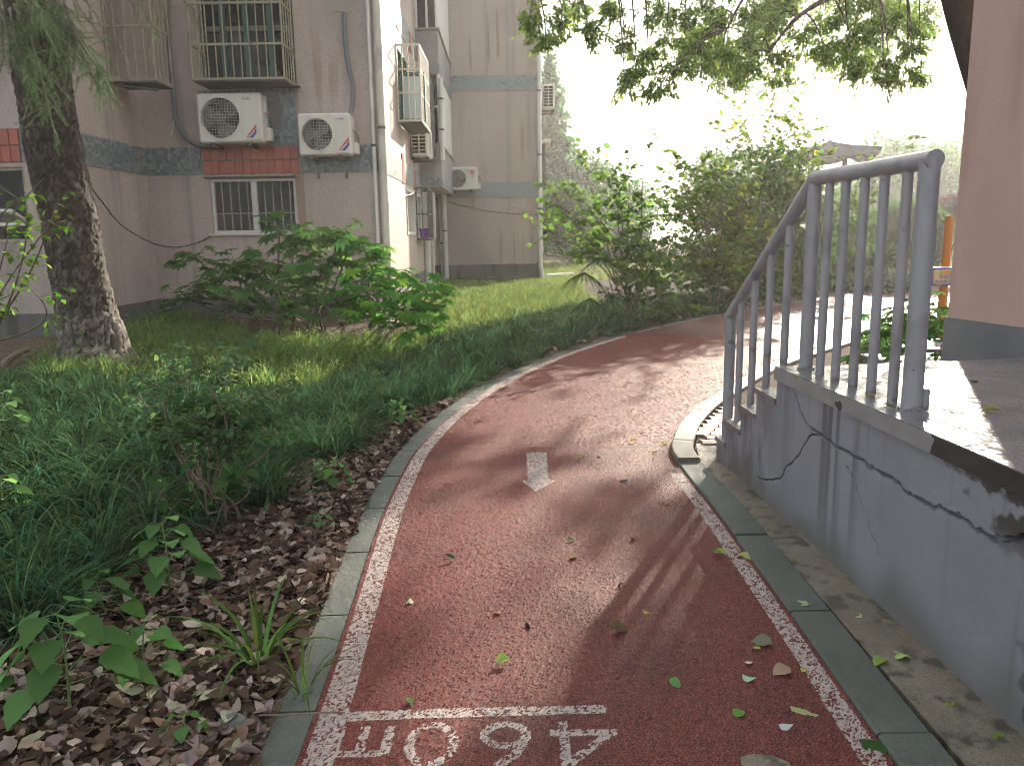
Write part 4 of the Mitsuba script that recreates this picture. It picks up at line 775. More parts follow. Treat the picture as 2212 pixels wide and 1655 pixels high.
obj('weeds', cat_([m_, m2]), 'leaf_soft', color=np.vstack([c_, c2]), label='pale green weeds in the sunlit patch before the big leaved shrubs', cat='weeds', kind='stuff')
LAWN = [(905, 660), (960, 615), (1060, 606), (1185, 585), (1240, 590), (1260, 640), (1300, 655), (1240, 668), (1100, 695), (960, 728), (900, 720)]
lw = np.vstack([sample_ground(rng, 4200, LAWN, lo=.5), np.c_[rng.uniform(1, 9, 1200), rng.uniform(20.5, 34, 1200), np.full(1200, .29)]])
m_, c_ = blades(rng, lw, 8, .08, .20, .008, .12, (.20, .27, .085), (.5, 1.6), 2)
obj('lawn', m_, 'grass_blade', color=c_, label='sunlit rough lawn in front of the set back wall', cat='lawn', kind='stuff')
tall = sample_ground(rng, 16, [(270, 720), (400, 690), (460, 720), (420, 745), (290, 745)])
for p in tall[:7]:
    m_, c_ = blades(rng, p[None], 9, .35, .6, .007, .05, (.16, .26, .06), (1.0, 2.4), 7); obj('foxtail_grass', m_, 'leaf_soft', color=c_, label='tall pale foxtail grass standing by the cedar in front of the wall', cat='grass', group='tall pale grasses by the cedar')

# --- dead leaf litter
LIT = [(640, 1010), (780, 985), (860, 905), (1000, 862), (1075, 822), (1000, 885), (910, 950), (850, 1010), (815, 1090), (770, 1200), (735, 1300), (700, 1400), (650, 1500), (600, 1640), (560, 1700), (-60, 1740), (-200, 1480), (0, 1400), (110, 1390), (260, 1260), (360, 1190), (470, 1130), (590, 1110)]
def curled(seed):
    rg_ = random.Random(seed); w = rg_.uniform(.24, .36); v, f = ovate(w, .42, 7, bend=rg_.uniform(-.45, .5), fold=rg_.uniform(-.9, 1.1)); v[:, 2] += [.045 * rg_.uniform(-1, 1) for _ in v]; v[:, 1] *= 1 + np.array([.08 * rg_.uniform(-1, 1) for _ in v]); v[:, 0] -= .5; return v, f
dead = [curled(s) for s in range(7)]
lp = sample_ground(rng, 5900, LIT, lo=.135); far_l = []
for s in rng.uniform(10.5, 22, 700): q = cut(LP, s, s + .1, 2); n_ = unit((q[1] - q[0])[None])[0]; q = q[0] + np.array([-n_[1], n_[0]]) * rng.uniform(.15, .55); far_l.append([q[0], q[1], 0.01])
lp = np.vstack([lp, far_l, sample_ground(rng, 500, [(60, 800), (150, 780), (270, 770), (330, 800), (120, 820), (0, 830)])]); az = rng.uniform(0, 2 * PI, len(lp)); tl = rng.normal(0, .42, (len(lp), 3))
lp[:, 2] += rng.uniform(.005, .05, len(lp)); Dn = np.stack([np.cos(az), np.sin(az), rng.normal(0, .2, len(lp))], -1); Nn = np.array([0, 0, 1.0]) + tl
Sz = rng.uniform(.036, .085, len(lp)); pal = np.array([(.175, .12, .09), (.27, .20, .16), (.10, .064, .047), (.06, .04, .03), (.38, .31, .26), (.135, .085, .064)]); Cn = pal[rng.integers(0, 6, len(lp))] * rng.uniform(.4, 1.2, (len(lp), 1))
o = np.argsort(np.linalg.norm(lp - EYE, axis=1) / Sz); vis = [k for k in o if 0 < proj(lp[k])[0] < 2212 and 0 < proj(lp[k])[1] < 1655]; big = vis[:280]; rest_ = np.setdiff1d(np.arange(len(lp)), big)
Ms = matrices(lp[big], Dn[big], Nn[big], Sz[big]); cache = {}
for k, i_ in enumerate(big):
    key = (k % 7, k % 6)
    if key not in cache: cache[key] = mikit.ply(mm(*dead[key[0]]), solid_leaf('dead_leaf', pal[key[1]]), smooth=True)
    put('withered_leaf', {**cache[key], 'to_world': T(Ms[k].tolist())}, None, 'curled brown dead leaf lying in the litter beside the left kerb', 'dead leaf', 'dead leaves littering the bed')
m_, c_ = joined(dead, lp[rest_], Dn[rest_], Nn[rest_], Sz[rest_], Cn[rest_])
obj('leaf_litter', m_, 'dead_leaf', smooth=True, color=c_, label='brown leaf litter carpeting the bed along the left kerb', cat='leaf litter', kind='stuff')
tw, az = sample_ground(rng, 420, LIT, lo=.14), rng.uniform(0, 2 * PI, 420); ms = []
for p, a_ in zip(tw, az): L = rng.uniform(.04, .16); h = np.array([math.cos(a_), math.sin(a_), .1]) * L / 2; ms.append(tube([p - h + [0, 0, .02], p + [0, 0, .03], p + h + [0, 0, .025]], .0016, 4, False))
obj('twig_litter', cat_(ms), 'stem_brown', label='thin twigs and needles scattered through the leaf litter', cat='twigs', kind='stuff')
# --- fallen leaves on the track, kerbs and platform, one by one
z8 = lambda x, y: ((1100 + x * .9161) * .5486, (1500 + y * .9161) * .5486)
FL = [((1738, 1532), .075, (.34, .42, .20), 'large pale green leaf lying near the lower right of the track'), ((1697, 1567), .035, (.50, .54, .44), 'small whitish green leaf below the large pale leaf on the track'), ((1888, 1608), .07, (.04, .09, .03), 'dark green leaf on the right edge line at the bottom'), ((1338, 1358), .06, (.12, .075, .04), 'brown and green curled leaf where the baluster shadows end'),
  (z8(737, 220), .035, (.48, .40, .06), 'bright yellow leaf beside the left edge line at the bend'), (z8(535, 563), .04, (.18, .27, .08), 'green leaf on the track beside the left edge line'), (z8(557, 937), .05, (.45, .50, .38), 'pale upturned leaf left of the track centre'), (z8(735, 762), .04, (.07, .09, .05), 'dark shrivelled leaf left of the track centre'),
  (z8(1255, 678), .04, (.10, .17, .07), 'dark green leaf in the middle of the track below the arrow'), (z8(1263, 750), .045, (.35, .36, .07), 'yellow green leaf in the middle of the track'), (z8(940, 985), .045, (.30, .20, .12), 'tan leaf in the middle of the lower track'), (z8(1070, 1045), .035, (.02, .02, .02), 'black scrap of leaf in the middle of the lower track'),
  (z8(960, 1200), .045, (.24, .36, .10), 'fresh green leaf scrap above the painted line'), (z8(562, 1370), .04, (.12, .2, .06), 'small dark green leaf just above the painted cross line'), (z8(1465, 868), .03, (.06, .05, .04), 'tiny dark leaf right of the track centre'), (z8(1582, 985), .035, (.38, .40, .10), 'small yellow leaf between the baluster shadows'), (z8(1525, 672), .045, (.28, .09, .05), 'reddish brown leaf right of the track centre'),
  (z8(1640, 512), .05, (.40, .25, .15), 'tan curved leaf near the kerb tip of the paving'), (z8(1657, 268), .045, (.40, .42, .10), 'yellow green leaf near the right kerb at the bend'), (z8(1522, 258), .045, (.45, .42, .08), 'yellow leaf right of the arrow'), (z8(1297, 330), .05, (.26, .26, .10), 'olive leaf right beside the arrow'), (z8(1615, 305), .045, (.18, .22, .08), 'olive leaf near the right kerb bend'), (z8(1370, 318), .04, (.35, .24, .18), 'pinkish tan leaf right of the arrow head'),
  (z8(865, 165), .06, (.42, .33, .26), 'pale tan leaf above and left of the arrow'), (z8(1475, 425), .06, (.06, .05, .04), 'dark dry leaf between arrow and right kerb'), (z8(2015, 1195), .05, (.44, .50, .40), 'whitish green leaf, upper of the pale pair near the right line'), (z8(2018, 1272), .045, (.36, .46, .42), 'bluish pale leaf, lower of the pale pair near the right line'), (z8(1702, 1290), .045, (.14, .24, .08), 'green leaf on the lower right of the track'), (z8(1970, 1415), .045, (.13, .24, .06), 'green leaf left of the large pale leaf'),
  (z6(460, 1290), .07, (.36, .24, .18), 'thin tan leaf near the right edge line'), (z6(378, 1183), .08, (.16, .15, .14), 'grey flattened leaf on the track by the right line'), (z6(363, 1203), .03, (.4, .42, .08), 'small yellow leaf by the grey flattened leaf'), (z6(320, 857), .06, (.38, .42, .12), 'yellow green leaf standing on the right kerb'), (z6(535, 1040), .065, (.24, .32, .16), 'green leaf on the right kerb beside the line'), (z6(738, 1077), .06, (.40, .40, .18), 'pale yellow leaf on the concrete strip below the wall'),
  (z6(838, 1260), .07, (.22, .38, .08), 'bright green leaf lying flat on the concrete strip'), (z6(912, 1240), .075, (.40, .44, .18), 'curled yellowish leaf on the concrete strip beside the green one'), (z6(1123, 1425), .06, (.22, .28, .05), 'olive green leaf low on the concrete strip'), (z6(1295, 1550), .05, (.2, .24, .05), 'olive leaf at the foot of the side wall'), (z6(545, 1283), .025, (.4, .42, .08), 'tiny yellow scrap by the thin tan leaf'), (z6(228, 846), .06, (.22, .30, .08), 'green leaf on the tip of the right edge line'),
  (z6(90, 362), .06, (.30, .24, .08), 'yellow brown leaf on the pale kerb by the steps'), (z6(15, 430), .05, (.40, .38, .06), 'yellow leaf on the track by the pale kerb'), (z6(10, 648), .07, (.40, .26, .17), 'orange tan leaf on the track left of the kerb tip'), (z6(108, 492), .05, (.30, .12, .06), 'rust brown leaf on the broken kerb tip')]
for (vx, vy), s, c, lb in FL:
    p = flat(vx, vy, .009); a_ = rng.uniform(0, 2 * PI); v, f = curled(int(vx + vy)); n_ = np.array([rng.normal(0, .25), rng.normal(0, .25) - .25, 1])
    m_, cc = scatter((v, f), [p], [[math.cos(a_), math.sin(a_), .05]], [n_], [s * 1.15], [c]); obj('fallen_leaf', m_, solid_leaf('leaf_matte', c), smooth=True, label=lb, cat='fallen leaf')
for (vx, vy), s, c, lb in [((2108, 818), .06, (.16, .22, .05), 'green leaf on the wet platform near the porch wall'), ((2140, 888), .06, (.25, .22, .08), 'yellowish leaf on the wet platform in front'), ((1925, 882), .05, (.13, .12, .05), 'dark wet leaf among the balusters'), ((1885, 855), .05, (.2, .2, .06), 'olive leaf at a baluster foot'), ((1720, 815), .04, (.2, .15, .06), 'small brown leaf beside the upper newel post')]:
    p = flat(vx, vy, .775); v, f = curled(int(vx)); a_ = rng.uniform(0, 6); m_, cc = scatter((v, f), [p], [[math.cos(a_), math.sin(a_), .05]], [[0, -.2, 1]], [s], [c]); obj('fallen_leaf', m_, solid_leaf('leaf_matte', c), smooth=True, label=lb, cat='fallen leaf')
p = flat(503, 1570, -.005); st = trimesh.creation.icosphere(3, 1.0); v = st.vertices * [.05, .045, .04]; v *= (1 + .35 * (nfbm(v * 30 + 5, 3) - .5))[:, None]; obj('stone', mm(v + p, st.faces), 'stone_grey', smooth=50, label='dark grey stone in the leaf litter near the bottom left', cat='stone')
a_, b_ = ground_at(0, 812), ground_at(62, 768); obj('fallen_branch', tube(smooth_line([a_ + [0, 0, .05], (a_ + b_) / 2 + [0, 0, .09], b_ + [0, 0, .06]], 8), [.035, .034, .033, .031, .03, .029, .027, .025], 9), 'stem_brown', smooth=50, label='broken branch lying left of the cedar trunk', cat='branch')
a_, b_, c0 = flat(560, 1545, .03), flat(670, 1540, .03), flat(745, 1538, .012); obj('twig', tube(smooth_line([a_, b_, c0], 10), .003, 5), 'stem_brown', label='thin dark twig lying across the kerb by the painted line', cat='twig')

# --- cedar on the left
CT = thing('cedar_tree', 'tall leaning cedar with plated bark and drooping needle branches at the left', 'tree')
cl = []
for vy, vx, w in [(785, 208, 150), (770, 206, 128), (742, 203, 118), (690, 190, 112), (603, 172, 106), (464, 148, 104), (278, 108, 103), (100, 82, 100), (0, 68, 98)]:
    P = at(vx, vy, 7.7 + (775 - vy) * .0002); cl.append((P, w / FOC * 7.7 / 2))
base = ground_at(208, 775); cl[0] = (np.array([cl[0][0][0] + .01, 7.7, base[2] - .08]), cl[0][1]); top = cl[-1][0] + (cl[-1][0] - cl[-3][0]) * 2.2; cl.append((top, .2)); cl.append((top + [-.3, 0, 5], .08))
axis = smooth_line([c_[0] for c_ in cl], 560); zs = [c_[0][2] for c_ in cl]; rr = np.interp(axis[:, 2], zs, [c_[1] for c_ in cl])
m_ = tube(axis, rr, 100, False); v = m_.vertices.reshape(560, 100, 3); cen = axis[:, None]; u = (v - cen) / np.linalg.norm(v - cen, axis=-1, keepdims=True); th = np.linspace(0, 2 * PI, 100, endpoint=False)[None] + 0 * rr[:, None]
cells = np.stack([np.cos(th) * 5.0, np.sin(th) * 5.0, axis[:, 2:3] * 12.0 + 0 * th], -1)
def vor3(p, seed):
    rg_ = np.random.default_rng(seed); lo, hi = p.reshape(-1, 3).min(0) - 1, p.reshape(-1, 3).max(0) + 1; pts = rg_.uniform(lo, hi, (int(np.prod(hi - lo) * 1.5), 3)); d, i = cKDTree(pts).query(p.reshape(-1, 3), 2); return d.reshape(*p.shape[:2], 2), rg_.uniform(0, 1, len(pts))[i[:, 0]].reshape(p.shape[:2])
cells += 1.1 * (np.stack([nnoise(cells * 1.3, k) for k in range(3)], -1) - .5)
dv, rv = vor3(cells, 3); edge = np.clip((dv[..., 1] - dv[..., 0]) / .28, 0, 1); flare = np.exp(-(axis[:, 2] - base[2]) / .22)[:, None] * .09 * (.6 + .8 * nnoise(np.stack([np.cos(th) * 1.7, np.sin(th) * 1.7, 0 * th], -1), 4))
disp = .011 * edge ** .5 + .012 * rv * edge + .010 * (nfbm(cells * 2.2, 3) - .5) + flare + .03 * (nfbm(cells * .25, 2) - .5)
v = v + u * disp[..., None]; col = np.array([.014, .010, .008]) + edge[..., None] * (np.array([.060, .046, .036]) * (.4 + .9 * rv[..., None])); col *= .75 + .5 * nfbm(cells * 3, 3)[..., None]; lich = np.clip((nfbm(cells * .5 + 9, 3) - .55) * 5, 0, 1)[..., None] * edge[..., None]; pale = np.clip((1.25 - axis[:, 2]) / .9, 0, 1)[:, None, None] * edge[..., None]; col = col * (1 - .55 * pale) + np.array([.27, .25, .215]) * .55 * pale * (.5 + rv[..., None]); col = col * (1 - .5 * lich) + np.array([.20, .19, .165]) * .5 * lich  # pale: sun patch and bounced light on the trunk foot, painted into the bark
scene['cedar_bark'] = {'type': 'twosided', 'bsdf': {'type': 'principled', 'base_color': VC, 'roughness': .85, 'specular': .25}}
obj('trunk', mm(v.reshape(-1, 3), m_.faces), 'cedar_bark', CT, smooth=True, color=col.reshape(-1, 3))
lab(CT + '__trunk', 'leaning trunk with flaking plated bark')
rng = np.random.default_rng(21); needle = (np.array([[0, -.5, 0], [1, 0, 0], [0, .5, 0]]) * [1, .065, 1], np.array([[0, 1, 2]]))
def cedar_spray(p0, p1, nb=10, sag=.25):
    """a drooping branch with side shoots; returns twig tubes and needle data"""
    p0, p1 = np.asarray(p0, float), np.asarray(p1, float); L = np.linalg.norm(p1 - p0); main = smooth_line([p0, p0 * .5 + p1 * .5 + [0, 0, sag * L * .5], p1], 12); tubes, Q, QD = [tube(main, np.linspace(.012, .003, 12), 5, False)], [], []
    sh = [(main, .25)]
    for k in range(nb):
        a_ = main[rng.integers(3, 12)]; d = unit(unit(p1 - p0) * rng.uniform(.3, 1) + rng.normal(0, .5, 3) + [0, 0, -.45]); l = rng.uniform(.12, .42) * min(1, L); q = smooth_line([a_, a_ + d * l * .5, a_ + d * l + [0, 0, -.12 * l]], 8); tubes.append(tube(q, np.linspace(.004, .0015, 8), 4, False)); sh.append((q, 0))
    for q, s0 in sh:
        l = np.linalg.norm(np.diff(q, axis=0), axis=1).sum(); n = int(l / .006); t_ = rng.uniform(s0, 1, n) * (len(q) - 1); i = np.minimum(t_.astype(int), len(q) - 2); P = q[i] + (q[i + 1] - q[i]) * (t_ - i)[:, None]; tg = unit(q[i + 1] - q[i]); Q.append(np.repeat(P, 3, 0)); QD.append(unit(np.repeat(tg, 3, 0) * .55 + rng.normal(0, .6, (3 * n, 3))))
    return tubes, np.vstack(Q), np.vstack(QD)
sprays = []
def vp(x, y, Y): return at(x, y, Y - .45)
for (a_, b_) in [((70, -30, 8.0), (245, 205, 7.2)), ((60, 20, 7.8), (170, 170, 7.2)), ((60, 60, 7.6), (115, 275, 7.1)), ((40, -10, 7.7), (120, 110, 7.0)), ((30, -40, 7.9), (60, 190, 7.3)), ((20, 20, 7.6), (40, 130, 7.1)), ((80, -60, 8.1), (150, 90, 7.5)), ((0, -40, 7.8), (10, 120, 7.2)), ((120, -60, 8.0), (165, 110, 7.6)), ((60, 30, 7.9), (200, 120, 7.5)), ((90, -40, 7.8), (225, 170, 7.4)), ((-30, -30, 7.8), (20, 80, 7.2)), ((100, 60, 7.6), (215, 185, 7.2)), ((20, 60, 7.7), (70, 210, 7.3)), ((50, -30, 7.6), (100, 60, 7.0)), ((10, -50, 7.5), (90, 30, 7.0)), ((40, 0, 8.0), (140, 60, 7.6)), ((30, 10, 7.6), (60, 90, 7.3)), ((130, -80, 8.3), (175, 60, 7.9)), ((290, -60, 8.5), (318, 40, 8.2))]: sprays.append((vp(*a_), vp(*b_)))
for k, (a_, b_) in enumerate(sprays):
    tb_, Q, QD = cedar_spray(a_, b_, 16 if k < 18 else 4, .1); br = obj('branch', cat_(tb_), 'stem_brown', CT)
    m_, c_ = scatter(needle, Q, QD, rng.normal(0, 1, Q.shape), rng.uniform(.022, .038, len(Q)), tint(rng, len(Q), (.065, .15, .05), .4, .2)); obj('needles', m_, 'leaf_soft', br, color=c_, kind='stuff')
for pts in [[(265, 0), (300, 40), (340, 70), (375, 118)], [(300, -10), (330, 60), (370, 110)], [(350, -20), (390, 60), (420, 108), (455, 80)], [(420, -20), (470, 20), (520, 95), (500, 130)], [(500, -20), (555, 0), (540, 60)], [(270, -20), (330, 30), (400, 100), (450, 115)], [(680, -30), (740, 30), (765, 50), (760, 110)]]:
    q = smooth_line([at(x * .62 if x < 600 else x * .56, y, 7.9) for x, y in pts], 14); ms = [tube(q, np.linspace(.006, .002, 14), 5, False)]
    for k in range(10): a_ = q[rng.integers(2, 14)]; ms.append(tube([a_, a_ + rng.normal(0, .05, 3) + [.03, 0, -.05], a_ + rng.normal(0, .07, 3) + [.06, 0, -.10]], .0018, 4, False))
    obj('bare_twig', cat_(ms), 'stem_brown', CT)
# upper boughs above the picture (they shade the bed)
ms, cs = [], []
for k in range(46):
    z = rng.uniform(5.6, 12); az = rng.uniform(0, 2 * PI); L = rng.uniform(1.2, 3.6) * (1 - (z - 5.5) / 11); c = np.array([np.interp(z, axis[:, 2], axis[:, 0]), 7.75, z]); d = np.array([math.cos(az), math.sin(az), -.12]); n = 260
    t_ = rng.uniform(.1, 1, n)[:, None]; P = c + d * t_ * L + rng.normal(0, .22, (n, 3)) * [1, 1, .35]; m_, c_ = scatter(ovate(.16, n=2), P, unit(d + rng.normal(0, .6, (n, 3))), rng.normal(0, 1, (n, 3)), rng.uniform(.12, .25, n), tint(rng, n, (.05, .09, .045))); ms.append(m_); cs.append(c_)
obj('crown', cat_(ms), 'leaf_soft', CT, color=np.vstack(cs), kind='stuff')

# --- big leaved shrubs below the window
pal8 = [palmate(8, 255, .125, s) for s in range(4)]
def fatsia(label, base, tips, leaves, R, seed, col=(.08, .18, .045)):
    rg_ = np.random.default_rng(seed); t = thing('fatsia_shrub', label, 'shrub', None); P, D, N, S, C = [], [], [], [], []; b0 = ground_at(*base)
    for k, (vx, vy, Y) in enumerate(tips):
        tip = at(vx, vy, Y); b_ = b0 + rg_.normal(0, .22, 3) * [1, 1, 0]; b_[2] = float(gz(b_[0], b_[1])); obj('stem', tube(smooth_line([b_, b_ * .45 + tip * .55 + rg_.normal(0, .06, 3) + [0, 0, -.05], tip], 10), np.linspace(.017, .010, 10), 7, False), 'stem_brown', t, smooth=True)
        n = leaves + 6 + rg_.integers(-2, 3); pet = []
        for q in range(n):
            az = q * 2.4 + rg_.uniform(-.3, .3); el = rg_.uniform(-.35, .75); l = rg_.uniform(.14, .30) * R / .15; d = np.array([math.cos(az) * math.cos(el), math.sin(az) * math.cos(el), math.sin(el)]); st_ = tip + [0, 0, -rg_.uniform(0, .12)]; e = st_ + d * l; pet.append(tube([st_, (st_ + e) / 2 + [0, 0, .02], e], .0032, 4, False))
            P.append(e); D.append(unit(d * [1, 1, .0] + [0, 0, rg_.uniform(-.65, .05)])); N.append(np.array([0, 0, 1]) + rg_.normal(0, .22, 3) + d * .25); S.append(R * rg_.uniform(.75, 1.25)); C.append(tint(rg_, 1, col, .3, .2)[0])
        obj('petioles', cat_(pet), 'stem_green', t, kind='stuff')
    leaf_parts(t, 'leaf', pal8, P, D, N, S, C, 'leaf_glossy', 300); return t
fatsia('dark leggy big-leaved shrub, leftmost of the three below the window', (560, 700), [(421, 552, 10.6), (505, 562, 10.4), (470, 600, 10.2), (448, 628, 10.4), (400, 640, 10.6), (520, 640, 10.0), (560, 575, 10.6)], 10, .17, 1)
fatsia('tallest big-leaved shrub reaching up over the lower window', (640, 722), [(605, 490, 10.6), (560, 570, 10.2), (640, 520, 10.5), (690, 505, 10.2), (730, 510, 10.4), (660, 570, 9.8), (600, 610, 9.8), (700, 570, 10.0), (755, 530, 10.2), (640, 650, 9.6), (700, 640, 9.7), (570, 655, 9.8), (660, 600, 10.4)], 11, .175, 2)
fatsia('sunlit low big-leaved shrub nearest the corner drainpipe and the lawn', (830, 700), [(790, 545, 10.2), (805, 590, 9.9), (770, 615, 9.6), (840, 590, 10.0), (865, 625, 9.8), (925, 612, 10.0), (935, 650, 9.7), (890, 655, 9.5), (815, 655, 9.4), (760, 665, 9.5), (855, 680, 9.3), (915, 690, 9.3), (785, 580, 10.3)], 10, .165, 3, (.11, .25, .04))  # leaf colour lightened to paint in the sun shining through this shrub
fatsia('big-leaved shrub crowding the small tiled planter behind the handrail', (1975, 735), [(1975, 690, 5.6), (2030, 665, 6.2), (2020, 700, 5.9), (1900, 712, 6.6), (1930, 735, 6.2), (1960, 700, 6.4), (1885, 745, 5.9)], 9, .12, 4)

# --- open shrubs with round leaves beside the track
roundl = [ovate(.46, .36, 3, bend=b_, fold=f_) for b_, f_ in ((.25, .12), (.4, .2), (.1, .05))]; oval = [ovate(.30, .42, 2, bend=b_, fold=f_) for b_, f_ in ((.2, .15), (.35, .25))]
def shrub(name, label, cat, base, tips, m, tpls, S0, S1, col, seed, per_tip=26, twig=.45, most=300, stems=5, r0=.03, spread=.16, part='leaf', flat_=.9, yellow=.06, tw_n=7):
    rg_ = np.random.default_rng(seed); t = thing(name, label, cat); b0 = np.asarray(base, float) if len(base) == 3 else ground_at(*base); P, D, N, S, C, tw_ = [], [], [], [], [], []
    tips = [np.asarray(q, float) for q in tips]; hubs = [b0 + (np.mean(tips, 0) - b0) * .35 + rg_.normal(0, spread, 3) * [1.6, 1.6, .8] for _ in range(stems)]
    for h in hubs: s_ = b0 + rg_.normal(0, .07, 3) * [1, 1, 0] - [0, 0, .04]; obj('stem', tube(smooth_line([s_, (s_ + h) / 2 + rg_.normal(0, .05, 3), h], 10), np.linspace(r0, r0 * .6, 10), 8, False), 'stem_brown', t, smooth=True)
    for tip in tips:
        h = hubs[int(np.argmin([np.linalg.norm((tip - q)[:2]) + rg_.uniform(0, .3) for q in hubs]))]; q = smooth_line([h, h * .5 + tip * .5 + rg_.normal(0, .1, 3) + [0, 0, .08], tip], 12); obj('branch', tube(q, np.linspace(r0 * .5, .004, 12), 6, False), 'stem_brown', t, smooth=True); L = np.linalg.norm(tip - h); ax_ = unit(tip - h)
        for k in range(tw_n):
            a_ = q[rg_.integers(4, 12)]; d = unit(ax_ * .6 + rg_.normal(0, .75, 3) * [1, 1, .45]); l = twig * rg_.uniform(.5, 1.2); e = a_ + d * l; tw_.append(tube([a_, (a_ + e) / 2 + [0, 0, .03], e + [0, 0, -.05 * l]], .0015, 4, False))
            for s_ in np.linspace(.15, 1, max(2, per_tip // tw_n)):
                sd = rg_.choice([-1, 1]); side = unit(np.cross(d, [0, 0, 1])) * sd; P.append(a_ + d * l * s_ + side * .01 + rg_.normal(0, .015, 3)); D.append(unit(side * .8 + d * rg_.uniform(0, .9) + [0, 0, rg_.uniform(-.75, .05)])); N.append(np.array([0, 0, flat_]) + rg_.normal(0, .35, 3)); S.append(rg_.uniform(S0, S1)); c_ = tint(rg_, 1, col, .3, .18)[0]; C.append(c_ * [2.2, 1.35, .8] if rg_.uniform() < yellow else c_)
    obj('twigs', cat_(tw_), 'stem_brown', t, kind='stuff'); leaf_parts(t, part, tpls, P, D, N, S, C, m, most); return t
def vt(pts, Y0, Y1, seed): rg_ = np.random.default_rng(seed); return [at(x, y, rg_.uniform(Y0, Y1)) for x, y in pts]
shrub('round_leaf_shrub', 'open round-leaved shrub reaching its branches towards the set back wall', 'shrub', ground_at(1375, 682), vt([(1185, 405), (1150, 490), (1200, 440), (1255, 350), (1330, 332), (1300, 385), (1240, 400), (1390, 345), (1360, 400), (1420, 420), (1450, 470), (1350, 470), (1270, 455), (1320, 520), (1390, 540), (1250, 545), (1440, 540), (1480, 590), (1410, 610), (1350, 600), (1430, 650), (1480, 655), (1300, 560), (1500, 520)], 12.0, 13.6, 1), 'leaf_soft', roundl, .075, .125, (.10, .19, .035), 31, 90, .48, 300, 5, .03, tw_n=10)
YE = ([1375, 1450, 1570, 1700, 1850, 1935], [12.0, 13.0, 14.5, 16.5, 19.4, 22.3])   # distance of the track's left edge at each place along the picture
rg_ = np.random.default_rng(8); tips = []
pv = poly_v([(1430, 600), (1440, 450), (1480, 380), (1560, 330), (1640, 290), (1720, 300), (1790, 340), (1830, 420), (1850, 520), (1830, 600), (1700, 650), (1500, 655)])
while len(tips) < 135:
    q = rg_.uniform([1420, 280], [1860, 660])
    if contains_xy(pv, *q): tips.append(at(q[0], q[1], np.interp(q[0], YE[0], YE[1]) + rg_.uniform(.9, 4.0)))
D_ = shrub('dense_shrub', 'large dense dark shrub behind the round-leaved ones beside the track', 'shrub', ground_at(1640, 650) + [.9, 1.9, 0], tips, 'leaf_soft', oval, .09, .16, (.075, .15, .03), 32, 160, .6, 300, 8, .04, .35, tw_n=12)
shrub('round_leaf_shrub', 'yellow-green round-leaved shrub leaning over the track in front of the dense shrub', 'shrub', ground_at(1530, 672), vt([(1480, 470), (1520, 400), (1570, 440), (1590, 520), (1640, 440), (1620, 400), (1560, 560), (1500, 570), (1540, 350), (1600, 580), (1480, 340), (1455, 380), (1570, 610), (1640, 500)], 14.2, 15.4, 2), 'leaf_soft', roundl, .085, .13, (.13, .22, .035), 33, 90, .42, 300, 4, .03, yellow=.2, tw_n=9)
shrub('loose_tree', 'loose young tree with sparse leaves rising above the dense shrub against the sky', 'tree', ground_at(1700, 640) + [.5, 1.5, 0], vt([(1660, 215), (1720, 190), (1745, 230), (1690, 250), (1760, 270), (1600, 235), (1640, 260), (1730, 300), (1700, 330), (1620, 300), (1560, 260), (1590, 290), (1790, 320), (1660, 320), (1740, 355)], 17.6, 19.5, 3), 'leaf_soft', roundl, .10, .16, (.14, .23, .035), 34, 50, .45, 300, 3, .04, yellow=.12)
shrub('arching_shrub', 'shrub with one long leafy branch arching right above the handrail', 'shrub', ground_at(1825, 632) + [0, 1.2, 0], vt([(1985, 297), (1940, 305), (1900, 318), (1860, 335), (1870, 370), (1830, 380), (1850, 450), (1840, 520), (1800, 560), (1870, 560)], 19.6, 21.2, 4), 'leaf_soft', roundl, .10, .15, (.09, .17, .03), 35, 50, .42, 300, 4, .03)
shrub('low_shrub', 'low dark glossy shrub at the foot of the round-leaved shrub by the kerb', 'shrub', ground_at(1390, 692), vt([(1330, 650), (1370, 630), (1420, 640), (1450, 665), (1300, 660), (1390, 600), (1350, 610), (1440, 620), (1480, 650), (1310, 625)], 12.0, 13.0, 5), 'leaf_glossy', oval, .05, .09, (.035, .075, .025), 36, 60, .35, 200, 5, .02, tw_n=9)
# fan palm
FP = thing('fan_palm', 'small fan palm with splayed fingers beside the round-leaved shrub', 'palm'); pb = ground_at(1330, 672); fan = None; rg_ = np.random.default_rng(6)
for vx, vy, Y, s in [(1262, 590, 12.2, .55), (1275, 645, 12.0, .48), (1330, 640, 11.9, .42), (1300, 560, 12.5, .5), (1375, 530, 12.8, .5)]:
    tip = at(vx, vy, Y); obj('leaf_stalk', tube(smooth_line([pb, (pb + tip) / 2 + [0, 0, .12], tip], 8), .007, 6, False), 'stem_green', FP, smooth=True); dirn = unit(tip - pb + [0, 0, -.2]); side = unit(np.cross(dirn, [0, 0, 1])); n = 22; a_ = np.linspace(-2.2, 2.2, n)
    Df = np.cos(a_)[:, None] * dirn + np.sin(a_)[:, None] * side + np.c_[0 * a_, 0 * a_, -.25 - .12 * np.abs(a_)]; m_, c_ = scatter(strip(lambda t: .024 * (1 - t ** 3) + .001, 6, bend=.35, fold=.5), np.repeat(tip[None], n, 0), Df, np.array([0, 0, 1]) + 0 * Df, s * rg_.uniform(.85, 1.05, n), tint(rg_, n, (.035, .08, .03))); obj('fan_leaf', m_, 'leaf_glossy', FP, smooth=True, color=c_)

